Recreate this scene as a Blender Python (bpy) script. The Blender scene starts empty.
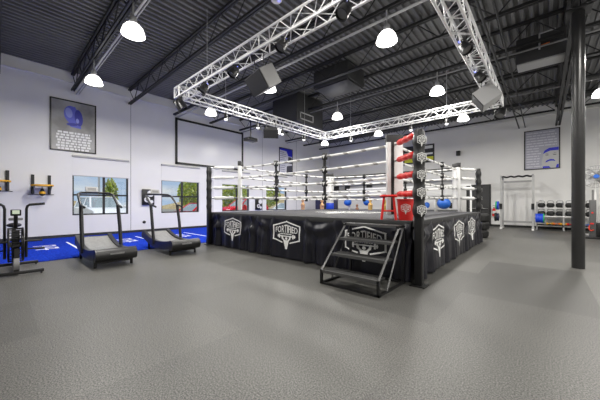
import bpy, bmesh, math, random
import numpy as np
from mathutils import Vector, Matrix, Euler
random.seed(7)
R = math.radians
PI = math.pi
sc = bpy.context.scene
C = sc.collection

# ------------------------------------------------------------------ materials
MATS = {}
def srgb(r, g, b):
    f = lambda c: ((c/255+0.055)/1.055)**2.4 if c/255 > 0.04045 else c/255/12.92
    return (f(r), f(g), f(b))
def mat(name, col, rough=0.6, metal=0.0, spec=0.5, noise=None, emit=None, emit_s=0, bump=None):
    if name in MATS: return MATS[name]
    m = bpy.data.materials.new(name); m.use_nodes = True
    n = m.node_tree.nodes; l = m.node_tree.links
    p = n['Principled BSDF']
    p.inputs['Base Color'].default_value = (*col, 1)
    p.inputs['Roughness'].default_value = rough
    p.inputs['Metallic'].default_value = metal
    p.inputs['Specular IOR Level'].default_value = spec
    if noise:
        sca, amt = noise
        tc = n.new('ShaderNodeTexCoord'); nz = n.new('ShaderNodeTexNoise')
        nz.inputs['Scale'].default_value = sca; nz.inputs['Detail'].default_value = 4
        l.new(tc.outputs['Object'], nz.inputs['Vector'])
        cr = n.new('ShaderNodeValToRGB')
        cr.color_ramp.elements[0].position = 0.35; cr.color_ramp.elements[1].position = 0.65
        cr.color_ramp.elements[0].color = (*[c*(1-amt) for c in col], 1)
        cr.color_ramp.elements[1].color = (*[min(1, c*(1+amt)) for c in col], 1)
        l.new(nz.outputs['Fac'], cr.inputs['Fac']); l.new(cr.outputs['Color'], p.inputs['Base Color'])
    if bump:
        sca, st = bump
        tc = n.new('ShaderNodeTexCoord'); nz = n.new('ShaderNodeTexNoise')
        nz.inputs['Scale'].default_value = sca; nz.inputs['Detail'].default_value = 3
        l.new(tc.outputs['Object'], nz.inputs['Vector'])
        b = n.new('ShaderNodeBump'); b.inputs['Strength'].default_value = st; b.inputs['Distance'].default_value = 0.01
        l.new(nz.outputs['Fac'], b.inputs['Height']); l.new(b.outputs['Normal'], p.inputs['Normal'])
    if emit:
        p.inputs['Emission Color'].default_value = (*emit, 1)
        p.inputs['Emission Strength'].default_value = emit_s
    MATS[name] = m
    return m

M_wall = mat('wall_paint', (0.8, 0.795, 0.78), 0.75, noise=(0.6, 0.03))
M_wallback = M_wall
M_black = mat('black_metal', (0.009, 0.009, 0.0095), 0.38, 0.0, 0.5)
M_dark = mat('dark_paint', (0.035, 0.035, 0.036), 0.6)
M_deck = mat('deck_paint', (0.135, 0.135, 0.135), 0.55, noise=(0.8, 0.12))
M_joist = mat('joist_paint', (0.014, 0.014, 0.0145), 0.55)
M_alu = mat('brushed_aluminium', (0.85, 0.85, 0.85), 0.35, 0.15)
M_dsteel = mat('dark_steel', (0.12, 0.12, 0.12), 0.35, 0.5)
M_steel = mat('grey_steel', (0.42, 0.42, 0.42), 0.38, 0.7)
M_white = mat('white_vinyl', (0.82, 0.82, 0.81), 0.45)
M_offwhite = mat('offwhite_fabric', (0.78, 0.775, 0.76), 0.8)
M_logo = mat('white_print', (0.88, 0.88, 0.86), 0.7)
M_red = mat('red_vinyl', (0.72, 0.02, 0.015), 0.4)
M_redpaint = mat('red_paint', (0.68, 0.022, 0.02), 0.35)
M_blue = mat('blue_vinyl', (0.01, 0.06, 0.62), 0.4)
M_bluebag = mat('blue_bag', (0.02, 0.13, 0.55), 0.35)
M_green = mat('green_rubber', (0.02, 0.35, 0.12), 0.5)
M_tan = mat('tan_rubber', (0.62, 0.36, 0.17), 0.5)
M_rubber = mat('black_rubber', (0.012, 0.012, 0.012), 0.55)
M_grey = mat('grey_plastic', (0.2, 0.2, 0.2), 0.5)
M_lgrey = mat('light_grey_plastic', (0.4, 0.4, 0.4), 0.5)
M_skirt = mat('black_cloth', (0.006, 0.006, 0.012), 0.33, 0, 0.55)
M_padblk = mat('black_vinyl', (0.012, 0.012, 0.012), 0.45, bump=(9, 0.3))
M_yellow = mat('yellow_paint', (0.8, 0.42, 0.01), 0.4)
M_navy = mat('navy_vinyl', (0.012, 0.014, 0.05), 0.5)
M_belt = mat('belt_rubber', (0.3, 0.3, 0.3), 0.32, noise=(14, 0.1))
M_colpaint = mat('column_paint', (0.03, 0.03, 0.03), 0.3, 0.3)
M_frame = mat('window_frame', (0.02, 0.02, 0.02), 0.4)
M_trim = mat('baseboard_paint', (0.025, 0.025, 0.025), 0.5)
M_orange = mat('orange_rubber', (0.75, 0.16, 0.02), 0.5)

def glass():
    m = bpy.data.materials.new('window_glass'); m.use_nodes = True
    n = m.node_tree.nodes; l = m.node_tree.links; n.clear()
    o = n.new('ShaderNodeOutputMaterial'); mx = n.new('ShaderNodeMixShader')
    t = n.new('ShaderNodeBsdfTransparent'); g = n.new('ShaderNodeBsdfGlossy')
    g.inputs['Roughness'].default_value = 0.02; mx.inputs[0].default_value = 0.05
    t.inputs['Color'].default_value = (0.95, 0.97, 0.97, 1)
    l.new(t.outputs[0], mx.inputs[1]); l.new(g.outputs[0], mx.inputs[2]); l.new(mx.outputs[0], o.inputs[0])
    return m
M_glass = glass()

def floor_mat():
    m = bpy.data.materials.new('speckled_rubber_floor'); m.use_nodes = True
    n = m.node_tree.nodes; l = m.node_tree.links; p = n['Principled BSDF']
    tc = n.new('ShaderNodeTexCoord')
    mp = n.new('ShaderNodeMapping'); mp.inputs['Rotation'].default_value = (0, 0, R(90)); mp.inputs['Location'].default_value = (0.3, 0.95, 0)
    l.new(tc.outputs['Object'], mp.inputs['Vector'])
    br = n.new('ShaderNodeTexBrick'); br.offset = 0.5
    br.inputs['Scale'].default_value = 1; br.inputs['Brick Width'].default_value = 3.0; br.inputs['Row Height'].default_value = 1.5
    br.inputs['Mortar Size'].default_value = 0.004; br.inputs['Mortar Smooth'].default_value = 0.5
    br.inputs['Color1'].default_value = (0.72, 0.72, 0.72, 1); br.inputs['Color2'].default_value = (1.3, 1.3, 1.3, 1)
    br.inputs['Mortar'].default_value = (0.85, 0.85, 0.85, 1)
    l.new(mp.outputs[0], br.inputs['Vector'])
    nz = n.new('ShaderNodeTexNoise'); nz.inputs['Scale'].default_value = 85; nz.inputs['Detail'].default_value = 5; nz.inputs['Roughness'].default_value = 0.7
    l.new(tc.outputs['Object'], nz.inputs['Vector'])
    cr = n.new('ShaderNodeValToRGB')
    e = cr.color_ramp.elements
    e[0].position = 0.4; e[0].color = (0.016, 0.016, 0.0145, 1); e[1].position = 0.62; e[1].color = (0.17, 0.167, 0.154, 1)
    l.new(nz.outputs['Fac'], cr.inputs['Fac'])
    n2 = n.new('ShaderNodeTexNoise'); n2.inputs['Scale'].default_value = 0.5; n2.inputs['Detail'].default_value = 4
    l.new(tc.outputs['Object'], n2.inputs['Vector'])
    c2 = n.new('ShaderNodeValToRGB')
    c2.color_ramp.elements[0].position = 0.3; c2.color_ramp.elements[0].color = (0.86, 0.86, 0.86, 1)
    c2.color_ramp.elements[1].position = 0.7; c2.color_ramp.elements[1].color = (1.08, 1.08, 1.08, 1)
    l.new(n2.outputs['Fac'], c2.inputs['Fac'])
    a = n.new('ShaderNodeMix'); a.data_type = 'RGBA'; a.blend_type = 'MULTIPLY'; a.inputs[0].default_value = 1
    b = n.new('ShaderNodeMix'); b.data_type = 'RGBA'; b.blend_type = 'MULTIPLY'; b.inputs[0].default_value = 1
    l.new(cr.outputs[0], a.inputs[6]); l.new(br.outputs[0], a.inputs[7])
    l.new(a.outputs[2], b.inputs[6]); l.new(c2.outputs[0], b.inputs[7])
    l.new(b.outputs[2], p.inputs['Base Color'])
    p.inputs['Roughness'].default_value = 0.45; p.inputs['Specular IOR Level'].default_value = 0.5
    return m
M_floor = floor_mat()

def speckle_mat(name, c1, c2, scale, rough=0.85, lo=0.35, hi=0.65, spec=0.3):
    m = bpy.data.materials.new(name); m.use_nodes = True
    n = m.node_tree.nodes; l = m.node_tree.links; p = n['Principled BSDF']
    tc = n.new('ShaderNodeTexCoord'); nz = n.new('ShaderNodeTexNoise')
    nz.inputs['Scale'].default_value = scale; nz.inputs['Detail'].default_value = 4
    l.new(tc.outputs['Object'], nz.inputs['Vector'])
    cr = n.new('ShaderNodeValToRGB'); e = cr.color_ramp.elements
    e[0].position = lo; e[0].color = (*c1, 1); e[1].position = hi; e[1].color = (*c2, 1)
    l.new(nz.outputs['Fac'], cr.inputs['Fac']); l.new(cr.outputs[0], p.inputs['Base Color'])
    p.inputs['Roughness'].default_value = rough; p.inputs['Specular IOR Level'].default_value = spec
    return m
M_turf = speckle_mat('blue_turf', (0.004, 0.018, 0.26), (0.014, 0.06, 0.6), 30, 1.0, spec=0.05)
M_canvas = speckle_mat('ring_canvas', (0.04, 0.04, 0.045), (0.09, 0.09, 0.098), 40, 0.7, spec=0.2)
M_leaf = speckle_mat('leaf_green', (0.12, 0.2, 0.02), (0.55, 0.6, 0.06), 3, 0.7)
M_bark = mat('bark', (0.12, 0.08, 0.05), 0.9, noise=(8, 0.3))
M_asphalt = speckle_mat('asphalt', (0.2, 0.19, 0.17), (0.3, 0.28, 0.25), 8, 0.9)
M_dry = speckle_mat('dry_hill', (0.3, 0.22, 0.1), (0.45, 0.36, 0.2), 0.6, 0.9)

def rope_mat():
    m = bpy.data.materials.new('white_rope'); m.use_nodes = True
    n = m.node_tree.nodes; l = m.node_tree.links; p = n['Principled BSDF']
    tc = n.new('ShaderNodeTexCoord'); w = n.new('ShaderNodeTexWave'); w.wave_type = 'BANDS'; w.bands_direction = 'DIAGONAL'
    w.inputs['Scale'].default_value = 1.3; w.inputs['Distortion'].default_value = 2.0; w.inputs['Detail'].default_value = 2
    l.new(tc.outputs['Object'], w.inputs['Vector'])
    cr = n.new('ShaderNodeValToRGB'); e = cr.color_ramp.elements
    e[0].position = 0.08; e[0].color = (0.35, 0.34, 0.32, 1); e[1].position = 0.22; e[1].color = (0.85, 0.85, 0.83, 1)
    l.new(w.outputs['Fac'], cr.inputs['Fac']); l.new(cr.outputs[0], p.inputs['Base Color'])
    p.inputs['Roughness'].default_value = 0.55
    return m
M_rope = rope_mat()

# ------------------------------------------------------------------ mesh builder
def frame_of(d):
    d = Vector(d).normalized()
    u = d.cross(Vector((0, 0, 1)))
    if u.length < 1e-4: u = Vector((1, 0, 0))
    u.normalize(); return d, u, d.cross(u).normalized()
def absloc(o):
    p = Vector((0, 0, 0))
    while o is not None:
        p += o.location; o = o.parent
    return p
class B:
    def __init__(s): s.v = []; s.f = []
    def add(s, vs, fs):
        o = len(s.v); s.v += [tuple(v) for v in vs]; s.f += [tuple(i+o for i in f) for f in fs]; return s
    def box(s, c, d, rot=None, bev=0.0):
        c = Vector(c); hx, hy, hz = d[0]/2, d[1]/2, d[2]/2
        if bev > 0:
            bm = bmesh.new(); bmesh.ops.create_cube(bm, size=1)
            for v in bm.verts: v.co = Vector((v.co.x*d[0], v.co.y*d[1], v.co.z*d[2]))
            bmesh.ops.bevel(bm, geom=list(bm.edges), offset=bev, segments=2, profile=0.5, affect='EDGES')
            bm.verts.index_update()
            vs = [v.co.copy() for v in bm.verts]; fs = [[v.index for v in f.verts] for f in bm.faces]; bm.free()
        else:
            vs = [Vector((x, y, z)) for x in (-hx, hx) for y in (-hy, hy) for z in (-hz, hz)]
            fs = [(0, 1, 3, 2), (4, 6, 7, 5), (0, 4, 5, 1), (2, 3, 7, 6), (0, 2, 6, 4), (1, 5, 7, 3)]
        if rot is not None:
            m = rot if isinstance(rot, Matrix) else Euler(rot).to_matrix()
            vs = [m @ v for v in vs]
        return s.add([v+c for v in vs], fs)
    def b2(s, x0, x1, y0, y1, z0, z1, bev=0.0):
        return s.box(((x0+x1)/2, (y0+y1)/2, (z0+z1)/2), (x1-x0, y1-y0, z1-z0), None, bev)
    def cyl(s, a, b, r, n=12, r2=None, cap=True):
        a = Vector(a); b = Vector(b); r2 = r if r2 is None else r2
        d, u, w = frame_of(b-a)
        vs = []
        for p, rr in ((a, r), (b, r2)):
            for i in range(n):
                t = 2*PI*i/n; vs.append(p+u*(rr*math.cos(t))+w*(rr*math.sin(t)))
        fs = [(i, (i+1) % n, n+(i+1) % n, n+i) for i in range(n)]
        if cap: fs += [tuple(range(n))[::-1], tuple(range(n, 2*n))]
        return s.add(vs, fs)
    def tube(s, pts, r, n=8, closed=False):
        pts = [Vector(p) for p in pts]; k = len(pts); vs = []; fs = []
        pu = None
        for i, p in enumerate(pts):
            if closed: t = pts[(i+1) % k]-pts[i-1]
            else: t = pts[min(i+1, k-1)]-pts[max(i-1, 0)]
            d, u, w = frame_of(t)
            if pu is not None:
                u = pu-d*pu.dot(d)
                u.normalize(); w = d.cross(u)
            pu = u
            rr = r[i] if isinstance(r, (list, tuple)) else r
            for j in range(n):
                a = 2*PI*j/n; vs.append(p+u*(rr*math.cos(a))+w*(rr*math.sin(a)))
        for i in range(k if closed else k-1):
            a = i*n; b = ((i+1) % k)*n
            for j in range(n): fs.append((a+j, a+(j+1) % n, b+(j+1) % n, b+j))
        if not closed: fs += [tuple(range(n))[::-1], tuple(range((k-1)*n, k*n))]
        return s.add(vs, fs)
    def lathe(s, prof, c=(0, 0, 0), n=20, axis=(0, 0, 1), cap=True):
        c = Vector(c); d, u, w = frame_of(axis); vs = []; fs = []
        for r, h in prof:
            for j in range(n):
                a = 2*PI*j/n; vs.append(c+d*h+u*(r*math.cos(a))+w*(r*math.sin(a)))
        k = len(prof)
        for i in range(k-1):
            for j in range(n): fs.append((i*n+j, i*n+(j+1) % n, (i+1)*n+(j+1) % n, (i+1)*n+j))
        if cap: fs += [tuple(range(n))[::-1], tuple(range((k-1)*n, k*n))]
        return s.add(vs, fs)
    def ball(s, c, r, n=16, m=10, sc3=(1, 1, 1)):
        prof = [(max(1e-4, r*math.sin(PI*i/m)), -r*math.cos(PI*i/m)) for i in range(m+1)]
        o = len(s.v); s.lathe(prof, (0, 0, 0), n, cap=True)
        for i in range(o, len(s.v)):
            v = s.v[i]; s.v[i] = (c[0]+v[0]*sc3[0], c[1]+v[1]*sc3[1], c[2]+v[2]*sc3[2])
        return s
    def prism(s, poly, fn):
        """poly: 2-D outline, fn(p, k) -> 3-D point for end k in (0, 1)"""
        n = len(poly); vs = [fn(p, 0) for p in poly]+[fn(p, 1) for p in poly]
        return s.add(vs, [tuple(range(n))[::-1], tuple(range(n, 2*n))]+[(i, (i+1) % n, n+(i+1) % n, n+i) for i in range(n)])
    def grid(s, nu, nv, fn):
        vs = [fn(i/nu, j/nv) for j in range(nv+1) for i in range(nu+1)]
        fs = [(j*(nu+1)+i, j*(nu+1)+i+1, (j+1)*(nu+1)+i+1, (j+1)*(nu+1)+i) for j in range(nv) for i in range(nu)]
        return s.add(vs, fs)
    def build(s, name, m, parent=None, w=False, angle=40, recalc=True):
        off = absloc(parent) if (w and parent is not None) else Vector((0, 0, 0))
        me = bpy.data.meshes.new(name)
        me.from_pydata([(v[0]-off.x, v[1]-off.y, v[2]-off.z) for v in s.v], [], s.f)
        if recalc:
            bm = bmesh.new(); bm.from_mesh(me); bmesh.ops.recalc_face_normals(bm, faces=bm.faces); bm.to_mesh(me); bm.free()
        me.shade_smooth(); me.set_sharp_from_angle(angle=R(angle))
        if m: me.materials.append(m)
        o = bpy.data.objects.new(name, me); C.objects.link(o)
        if parent is not None: o.parent = parent
        return o

def tag(o, label=None, cat=None, group=None, kind=None):
    if label: o['label'] = label
    if cat: o['category'] = cat
    if group: o['group'] = group
    if kind: o['kind'] = kind
    return o
def thing(name, label, cat, loc=(0, 0, 0), rot=(0, 0, 0), group=None):
    o = bpy.data.objects.new(name, None); C.objects.link(o); o.empty_display_size = 0.1
    o.location = loc; o.rotation_euler = rot
    return tag(o, label, cat, group)
def struct(name, b, m, parent=None):
    o = b.build(name, m, parent); o['kind'] = 'structure'; return o
def dup(root, loc, rot=None, label=None, group=None):
    def cp(o, par):
        c = o.copy(); C.objects.link(c)
        if par is not None: c.parent = par
        for ch in list(kids.get(o.name, [])): cp(ch, c)
        return c
    kids = {}
    def walk(o):
        kids[o.name] = list(o.children)
        for ch in o.children: walk(ch)
    walk(root)
    r = cp(root, None); r.location = loc
    if rot is not None: r.rotation_euler = rot
    if label: r['label'] = label
    if group: r['group'] = group
    return r

# ------------------------------------------------------------------ room dimensions (metres; camera at the origin, 1.38 up)
XL, XR, YB, YF, H = -14.2, 9.0, 19.7, -6.5, 6.7
# ------------------------------------------------------------------ setting
struct('floor', B().b2(XL, XR, YF, YB, -0.1, 0), M_floor)

WINS = [(2.04, 4.03), (5.48, 7.47), (8.92, 10.91), (12.36, 14.35)]
WZ0, WZ1 = 0.88, 3.3
b = B(); T = 0.25
b.b2(XL-T, XL, YF-T, YB+T, -0.1, WZ0); b.b2(XL-T, XL, YF-T, YB+T, WZ1, H+0.15)
ys = [YF-T]+[y for w in WINS for y in w]+[YB+T]
for i in range(0, len(ys), 2): b.b2(XL-T, XL, ys[i], ys[i+1], WZ0, WZ1)
struct('wall_left', b, M_wall)
struct('wall_back', B().b2(XL, XR, YB, YB+T, -0.1, H+0.15), M_wall)
struct('wall_right', B().b2(XR, XR+T, YF-T, YB+T, -0.1, H+0.15), M_wall)
struct('wall_front', B().b2(XL, XR, YF-T, YF, -0.1, H+0.15), M_wall)
# corrugated deck: ribs run along Y
prof = []; x = XL; p = 0.2
while x < XR+0.01:
    prof += [(x, H), (x+0.085, H), (x+0.105, H-0.075), (x+0.18, H-0.075)]; x += p
b = B(); n = len(prof)
vs = [(px, YF, pz) for px, pz in prof]+[(px, YB, pz) for px, pz in prof]
b.add(vs, [(i, i+1, n+i+1, n+i) for i in range(n-1)])
b.b2(XL, XR, YF, YB, H+0.02, H+0.12)
struct('ceiling', b, M_deck)
struct('baseboard_left', B().b2(XL, XL+0.02, YF, YB, 0.0, 0.12), M_trim)
struct('baseboard_back', B().b2(XL+0.02, XR, YB-0.02, YB, 0.0, 0.12), M_trim)
b = B()
b.b2(XL, XL+0.07, YF, YB, 6.22, 6.27)
struct('trim_1', b, M_wall)
b = B().b2(XL, XR, YB-0.07, YB, 6.1, 6.15)
struct('trim_2', b, M_wall)
# shallow panel joints in the left wall
b = B()
for y in (-0.7, 4.12, 8.3, 12.0, 15.4): b.b2(XL, XL+0.004, y, y+0.018, 0.12, 6.2)
struct('trim_3', b, M_grey)

NW = ['first', 'second', 'third', 'fourth']
for i, (y0, y1) in enumerate(WINS):
    w = thing('window_%d' % (i+1), None, None, (XL, (y0+y1)/2, WZ0)); w['kind'] = 'structure'
    b = B(); xf0, xf1 = XL-0.14, XL-0.06; t = 0.055
    b.b2(xf0, xf1, y0, y0+t, WZ0, WZ1); b.b2(xf0, xf1, y1-t, y1, WZ0, WZ1)
    b.b2(xf0, xf1, y0, y1, WZ0, WZ0+t); b.b2(xf0, xf1, y0, y1, WZ1-t, WZ1)
    ym = y0+(y1-y0)*0.54
    b.b2(xf0, xf1, ym-0.04, ym+0.04, WZ0, WZ1); b.b2(xf0, xf1, y0, y1, 1.68, 1.75)
    o = b.build('frame', M_frame, w, w=True); o['kind'] = 'structure'
    o = B().b2(XL-0.103, XL-0.097, y0+t, y1-t, WZ0+t, WZ1-t).build('pane', M_glass, w, w=True); o['kind'] = 'structure'
    d = ['nearest the camera, behind the first treadmill', 'behind the second treadmill and its red car', 'below the projection screen', 'below the white and blue poster'][i]
    r = thing('roller_blind', 'pale roller blind half lowered over the window ' + d, 'roller blind', (XL+0.02, (y0+y1)/2, 2.49), group='roller blinds on the left wall')
    B().b2(XL, XL+0.07, y0-0.02, y1+0.02, 3.25, 3.33, 0.01).build('cassette', M_lgrey, r, w=True)
    B().b2(XL+0.012, XL+0.018, y0-0.01, y1+0.01, 2.5, 3.26).build('shade_fabric', M_offwhite, r, w=True)
    B().b2(XL+0.006, XL+0.026, y0-0.01, y1+0.01, 2.485, 2.515, 0.004).build('bottom_bar', M_lgrey, r, w=True)

# double door in the back wall
d = thing('door_1', None, None, (-3.0, YB, 0)); d['kind'] = 'structure'
o = B().b2(-3.62, -2.36, YB-0.06, YB, 0, 2.5).build('frame', M_black, d, w=True); o['kind'] = 'structure'
for x0 in (-3.56, -2.98):
    lf = B().b2(x0, x0+0.56, YB-0.09, YB-0.05, 0.02, 2.44, 0.004).build('leaf', M_dark, d, w=True); lf['kind'] = 'structure'
    h = B().tube([(x0+0.08, YB-0.09, 1.05), (x0+0.08, YB-0.15, 1.05), (x0+0.48, YB-0.15, 1.05), (x0+0.48, YB-0.09, 1.05)], 0.014).build('handle', M_steel, lf, w=True); h['kind'] = 'structure'

# ------------------------------------------------------------------ turf lane
tf = B().b2(XL+0.02, -8.78, YF, 19.1, 0.0, 0.015).build('turf_strip', M_turf)
tag(tf, 'bright blue turf lane running along the left wall with white markings', 'turf')
def mark(b, x0, x1, y0, y1): return b.b2(x0, x1, y0, y1, 0.0150, 0.0175)
for yb in (0.75, 2.9, 4.9, 7.3, 9.6):
    for k in range(4):
        xa = -11.9+k*0.3; b = B()
        mark(b, xa, xa+0.06, yb, yb+0.52)
        if k % 2 == 0: mark(b, xa, xa+0.24, yb+0.44, yb+0.52)
        if k != 1: mark(b, xa, xa+0.2, yb+0.2, yb+0.27)
        b.build('marking', M_logo, tf)
    mark(B(), -12.4, -10.2, yb+0.85, yb+0.91).build('marking', M_logo, tf)

# ------------------------------------------------------------------ roof steel
JY = [2.05+2.03*k for k in range(-3, 9)]
ORD = {0: 'first', 1: 'second', 2: 'third', 3: 'fourth', 4: 'fifth', 5: 'sixth', 6: 'seventh', 7: 'eighth', 8: 'ninth', 9: 'tenth', 10: 'eleventh', 11: 'last'}
def joist(x0, x1, name, label, grp):
    t = thing(name, label, 'roof joist', ((x0+x1)/2, 0, 5.9), group=grp)
    zt, zb = H-0.13, 5.9; L = x1-x0
    hx = L/2
    for nm, z in (('top_chord', zt-5.9), ('bottom_chord', 0.04)):
        B().b2(-hx, hx, -0.06, -0.015, z-0.035, z+0.035).b2(-hx, hx, 0.015, 0.06, z-0.035, z+0.035).build(nm, M_joist, t)
    b = B(); k = int(L/0.62)
    for i in range(k):
        xa = -hx+L*i/k; xb = -hx+L*(i+1)/k
        za, zc = (0.04, zt-5.9) if i % 2 else (zt-5.9, 0.04)
        b.cyl((xa, 0, za), (xb, 0, zc), 0.016, 6)
    b.build('web', M_joist, t)
    return t
jl = joist(XL, 0.4, 'roof_joist', 'x', 'roof joists left of the girder')
jr = joist(0.68, XR, 'roof_joist', 'x', 'roof joists right of the girder')
def jlab(k, side):
    n = len(JY)-1-k
    base = 'nearest the back wall' if n == 0 else ('%s from the back wall' % ORD[n])
    return 'dark roof joist %s the girder, %s' % (side, base)
for k, y in enumerate(JY):
    o = jl if k == 0 else dup(jl, ((XL+0.4)/2, y, 5.9)); o.location.y = y; o['label'] = jlab(k, 'between the left wall and')
for k, y in enumerate(JY):
    if y < 5: continue
    o = jr if y < 7 and k == min(i for i, yy in enumerate(JY) if yy >= 5) else dup(jr, ((0.68+XR)/2, y, 5.9)); o.location.y = y; o['label'] = jlab(k, 'to the right of')
g = thing('roof_girder', 'dark lattice roof girder running over the black column to the back wall', 'girder', (0.54, 6.6, 5.45))
for z in (5.5, 6.5): B().b2(0.44, 0.52, YF, YB, z-0.05, z+0.05).b2(0.56, 0.64, YF, YB, z-0.05, z+0.05).build('top_chord' if z > 6 else 'bottom_chord', M_joist, g, w=True)
b = B(); k = 26
for i in range(k):
    ya = YF+(YB-YF)*i/k; yb = YF+(YB-YF)*(i+1)/k
    b.cyl((0.54, ya, 5.5 if i % 2 else 6.5), (0.54, yb, 6.5 if i % 2 else 5.5), 0.035, 6)
b.build('web', M_joist, g, w=True)
c = thing('steel_column', 'tall round black steel column standing alone on the rubber floor', 'column', (0.54, 8.24, 0))
B().cyl((0, 0, 0), (0, 0, 5.44), 0.105, 32).build('shaft', M_colpaint, c)
B().b2(-0.2, 0.2, -0.2, 0.2, 5.42, 5.45).build('cap_plate', M_joist, c)
# conduits carrying the lamps, sprinkler pipes
LAMPX = [-10.6, -6.88, -2.75, 1.5]
LAMPY = [2.05, 6.11, 10.17, 14.23]
for k, y in enumerate(LAMPY):
    w = ['nearest the camera', 'over the ring front', 'over the ring back', 'nearest the back wall'][k]
    b = B().cyl((XL, y+0.12, 5.82), (XR, y+0.12, 5.82), 0.026, 8).cyl((XL, y+0.2, 5.84), (XR, y+0.2, 5.84), 0.014, 8)
    o = b.build('conduit_run', M_lgrey if k < 2 else M_grey); tag(o, 'grey electrical conduit run along a roof joist, the one ' + w, 'conduit', 'conduit runs under the joists')
for k, xx in enumerate((-1.05, -0.78)):
    o = B().cyl((xx, YF, 5.6), (xx, YB, 5.6), 0.03 if k == 0 else 0.022, 8).build('sprinkler_pipe', M_joist)
    tag(o, ('thicker' if k == 0 else 'thinner') + ' dark sprinkler pipe of the two running to the back wall right of the truss', 'pipe')

# ------------------------------------------------------------------ high bay lamps
def glow(name, st, col=(1, 0.98, 0.95)):
    m = bpy.data.materials.new(name); m.use_nodes = True; p = m.node_tree.nodes['Principled BSDF']
    p.inputs['Base Color'].default_value = (0.8, 0.8, 0.8, 1); p.inputs['Emission Color'].default_value = (*col, 1); p.inputs['Emission Strength'].default_value = st
    return m
M_bell = glow('lit_reflector', 4.5)
M_lens = glow('lit_lens', 2.0)
M_led = glow('blue_led', 1.5, (0.1, 0.15, 1.0))
M_scr = glow('green_display', 0.35, (0.5, 0.75, 0.35))
la = bpy.data.lights.new('high_bay_lamp', 'AREA'); la.shape = 'DISK'; la.size = 0.5; la.energy = 134; la.color = (1, 0.965, 0.905)
lp = bpy.data.lights.new('high_bay_glow', 'POINT'); lp.shadow_soft_size = 0.3; lp.energy = 20
def highbay(loc, label):
    t = thing('high_bay_lamp', label, 'ceiling lamp', loc, group='lit high bay lamps')
    B().lathe([(0.08, 0.25), (0.14, 0.22), (0.20, 0.14), (0.235, 0.03), (0.24, 0.0), (0.23, 0.0), (0.0005, 0.02)], n=24, cap=False).build('reflector', M_bell, t)
    B().lathe([(0.001, 0.25), (0.08, 0.25), (0.08, 0.36), (0.03, 0.44), (0.001, 0.44)], n=16, cap=False).build('ballast_housing', M_lgrey, t)
    B().cyl((0, 0, 0.44), (0, 0, 0.76), 0.02, 8).build('stem', M_lgrey, t)
    l = bpy.data.objects.new('lamp_light', la); C.objects.link(l); l.parent = t; l.location = (0, 0, -0.03)
    l = bpy.data.objects.new('lamp_uplight', lp); C.objects.link(l); l.parent = t; l.location = (0.0, 0, -0.36)
    return t
hb = None
rown = ['the nearest row', 'the row over the ring front', 'the row over the ring back', 'the farthest row']
coln = ['nearest the left wall', 'second from the left wall', 'third from the left wall', 'right of the column']
for j, y in enumerate(LAMPY):
    for i, x in enumerate(LAMPX+[5.6]):
        z = 5.16
        r_ = rown[j] if j < 4 else 'row behind the camera'
        lab = 'lit bell lamp, %s, in %s' % ((coln+['farthest right'])[i], r_)
        if hb is None: hb = highbay((x, y, z), lab)
        else: dup(hb, (x, y, z), label=lab)

# ------------------------------------------------------------------ logo shape (2-D triangles -> raster)
def logo_tris():
    tris = []
    def poly(pts):
        for i in range(1, len(pts)-1): tris.append((pts[0], pts[i], pts[i+1]))
    def strip(pts, w):
        for (x0, y0), (x1, y1) in zip(pts, pts[1:]):
            L = math.hypot(x1-x0, y1-y0); nx, ny = -(y1-y0)/L*w/2, (x1-x0)/L*w/2; ex, ey = (x1-x0)/L*w/2, (y1-y0)/L*w/2
            poly([(x0-ex+nx, y0-ey+ny), (x1+ex+nx, y1+ey+ny), (x1+ex-nx, y1+ey-ny), (x0-ex-nx, y0-ey-ny)])
    strip([(-0.17, -0.36), (-0.5, -0.24), (-0.5, 0.30), (0, 0.47), (0.5, 0.30), (0.5, -0.24), (0.17, -0.36)], 0.045)
    cu = bpy.data.curves.new('t', 'FONT'); cu.body = 'FORTIFIED'; cu.align_x = 'CENTER'; cu.size = 1; cu.space_character = 1.05; cu.offset = 0.012
    to = bpy.data.objects.new('t', cu); C.objects.link(to)
    dg = bpy.context.evaluated_depsgraph_get(); dg.update()
    me = bpy.data.meshes.new_from_object(to.evaluated_get(dg)); me.calc_loop_triangles()
    co = [v.co.copy() for v in me.vertices]
    xs = [c.x for c in co]; ysx = [c.y for c in co]; x0, x1, y1 = min(xs), max(xs), max(ysx)
    def mp(c):
        u = (c.x-x0)/(x1-x0)*2-1; v = max(0, c.y)/y1
        return (u*0.43, 0.03+v*(0.33-0.13*abs(u))-0.0*abs(u))
    for t in me.loop_triangles: tris.append(tuple(mp(co[i]) for i in t.vertices))
    bpy.data.objects.remove(to); bpy.data.curves.remove(cu); bpy.data.meshes.remove(me)
    x = -0.24
    for w in (0.05, 0.04, 0.05, 0.03, 0.05, 0.05, 0.04, 0.05):
        poly([(x, -0.04), (x+w, -0.04), (x+w, -0.005), (x, -0.005)]); x += w+0.014
    strip([(-0.34, -0.11), (0.34, -0.11)], 0.035)
    for sgn in (-1, 1):
        poly([(sgn*0.25, -0.2), (sgn*0.29, -0.2), (sgn*0.29, -0.03), (sgn*0.25, -0.03)])
        poly([(sgn*0.305, -0.17), (sgn*0.345, -0.17), (sgn*0.345, -0.05), (sgn*0.305, -0.05)])
        strip([(sgn*0.17, -0.11), (sgn*0.15, -0.2), (sgn*0.07, -0.3)], 0.06)
    poly([(0.05*math.cos(a*PI/6), -0.2+0.055*math.sin(a*PI/6)) for a in range(12)])
    poly([(-0.12, -0.27), (0.12, -0.27), (0.07, -0.5), (-0.07, -0.5)])
    poly([(-0.07, -0.48), (0.07, -0.48), (0.04, -0.62), (-0.04, -0.62)])
    return tris
LX0, LX1, LY0, LY1 = -0.54, 0.54, -0.64, 0.52
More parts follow.
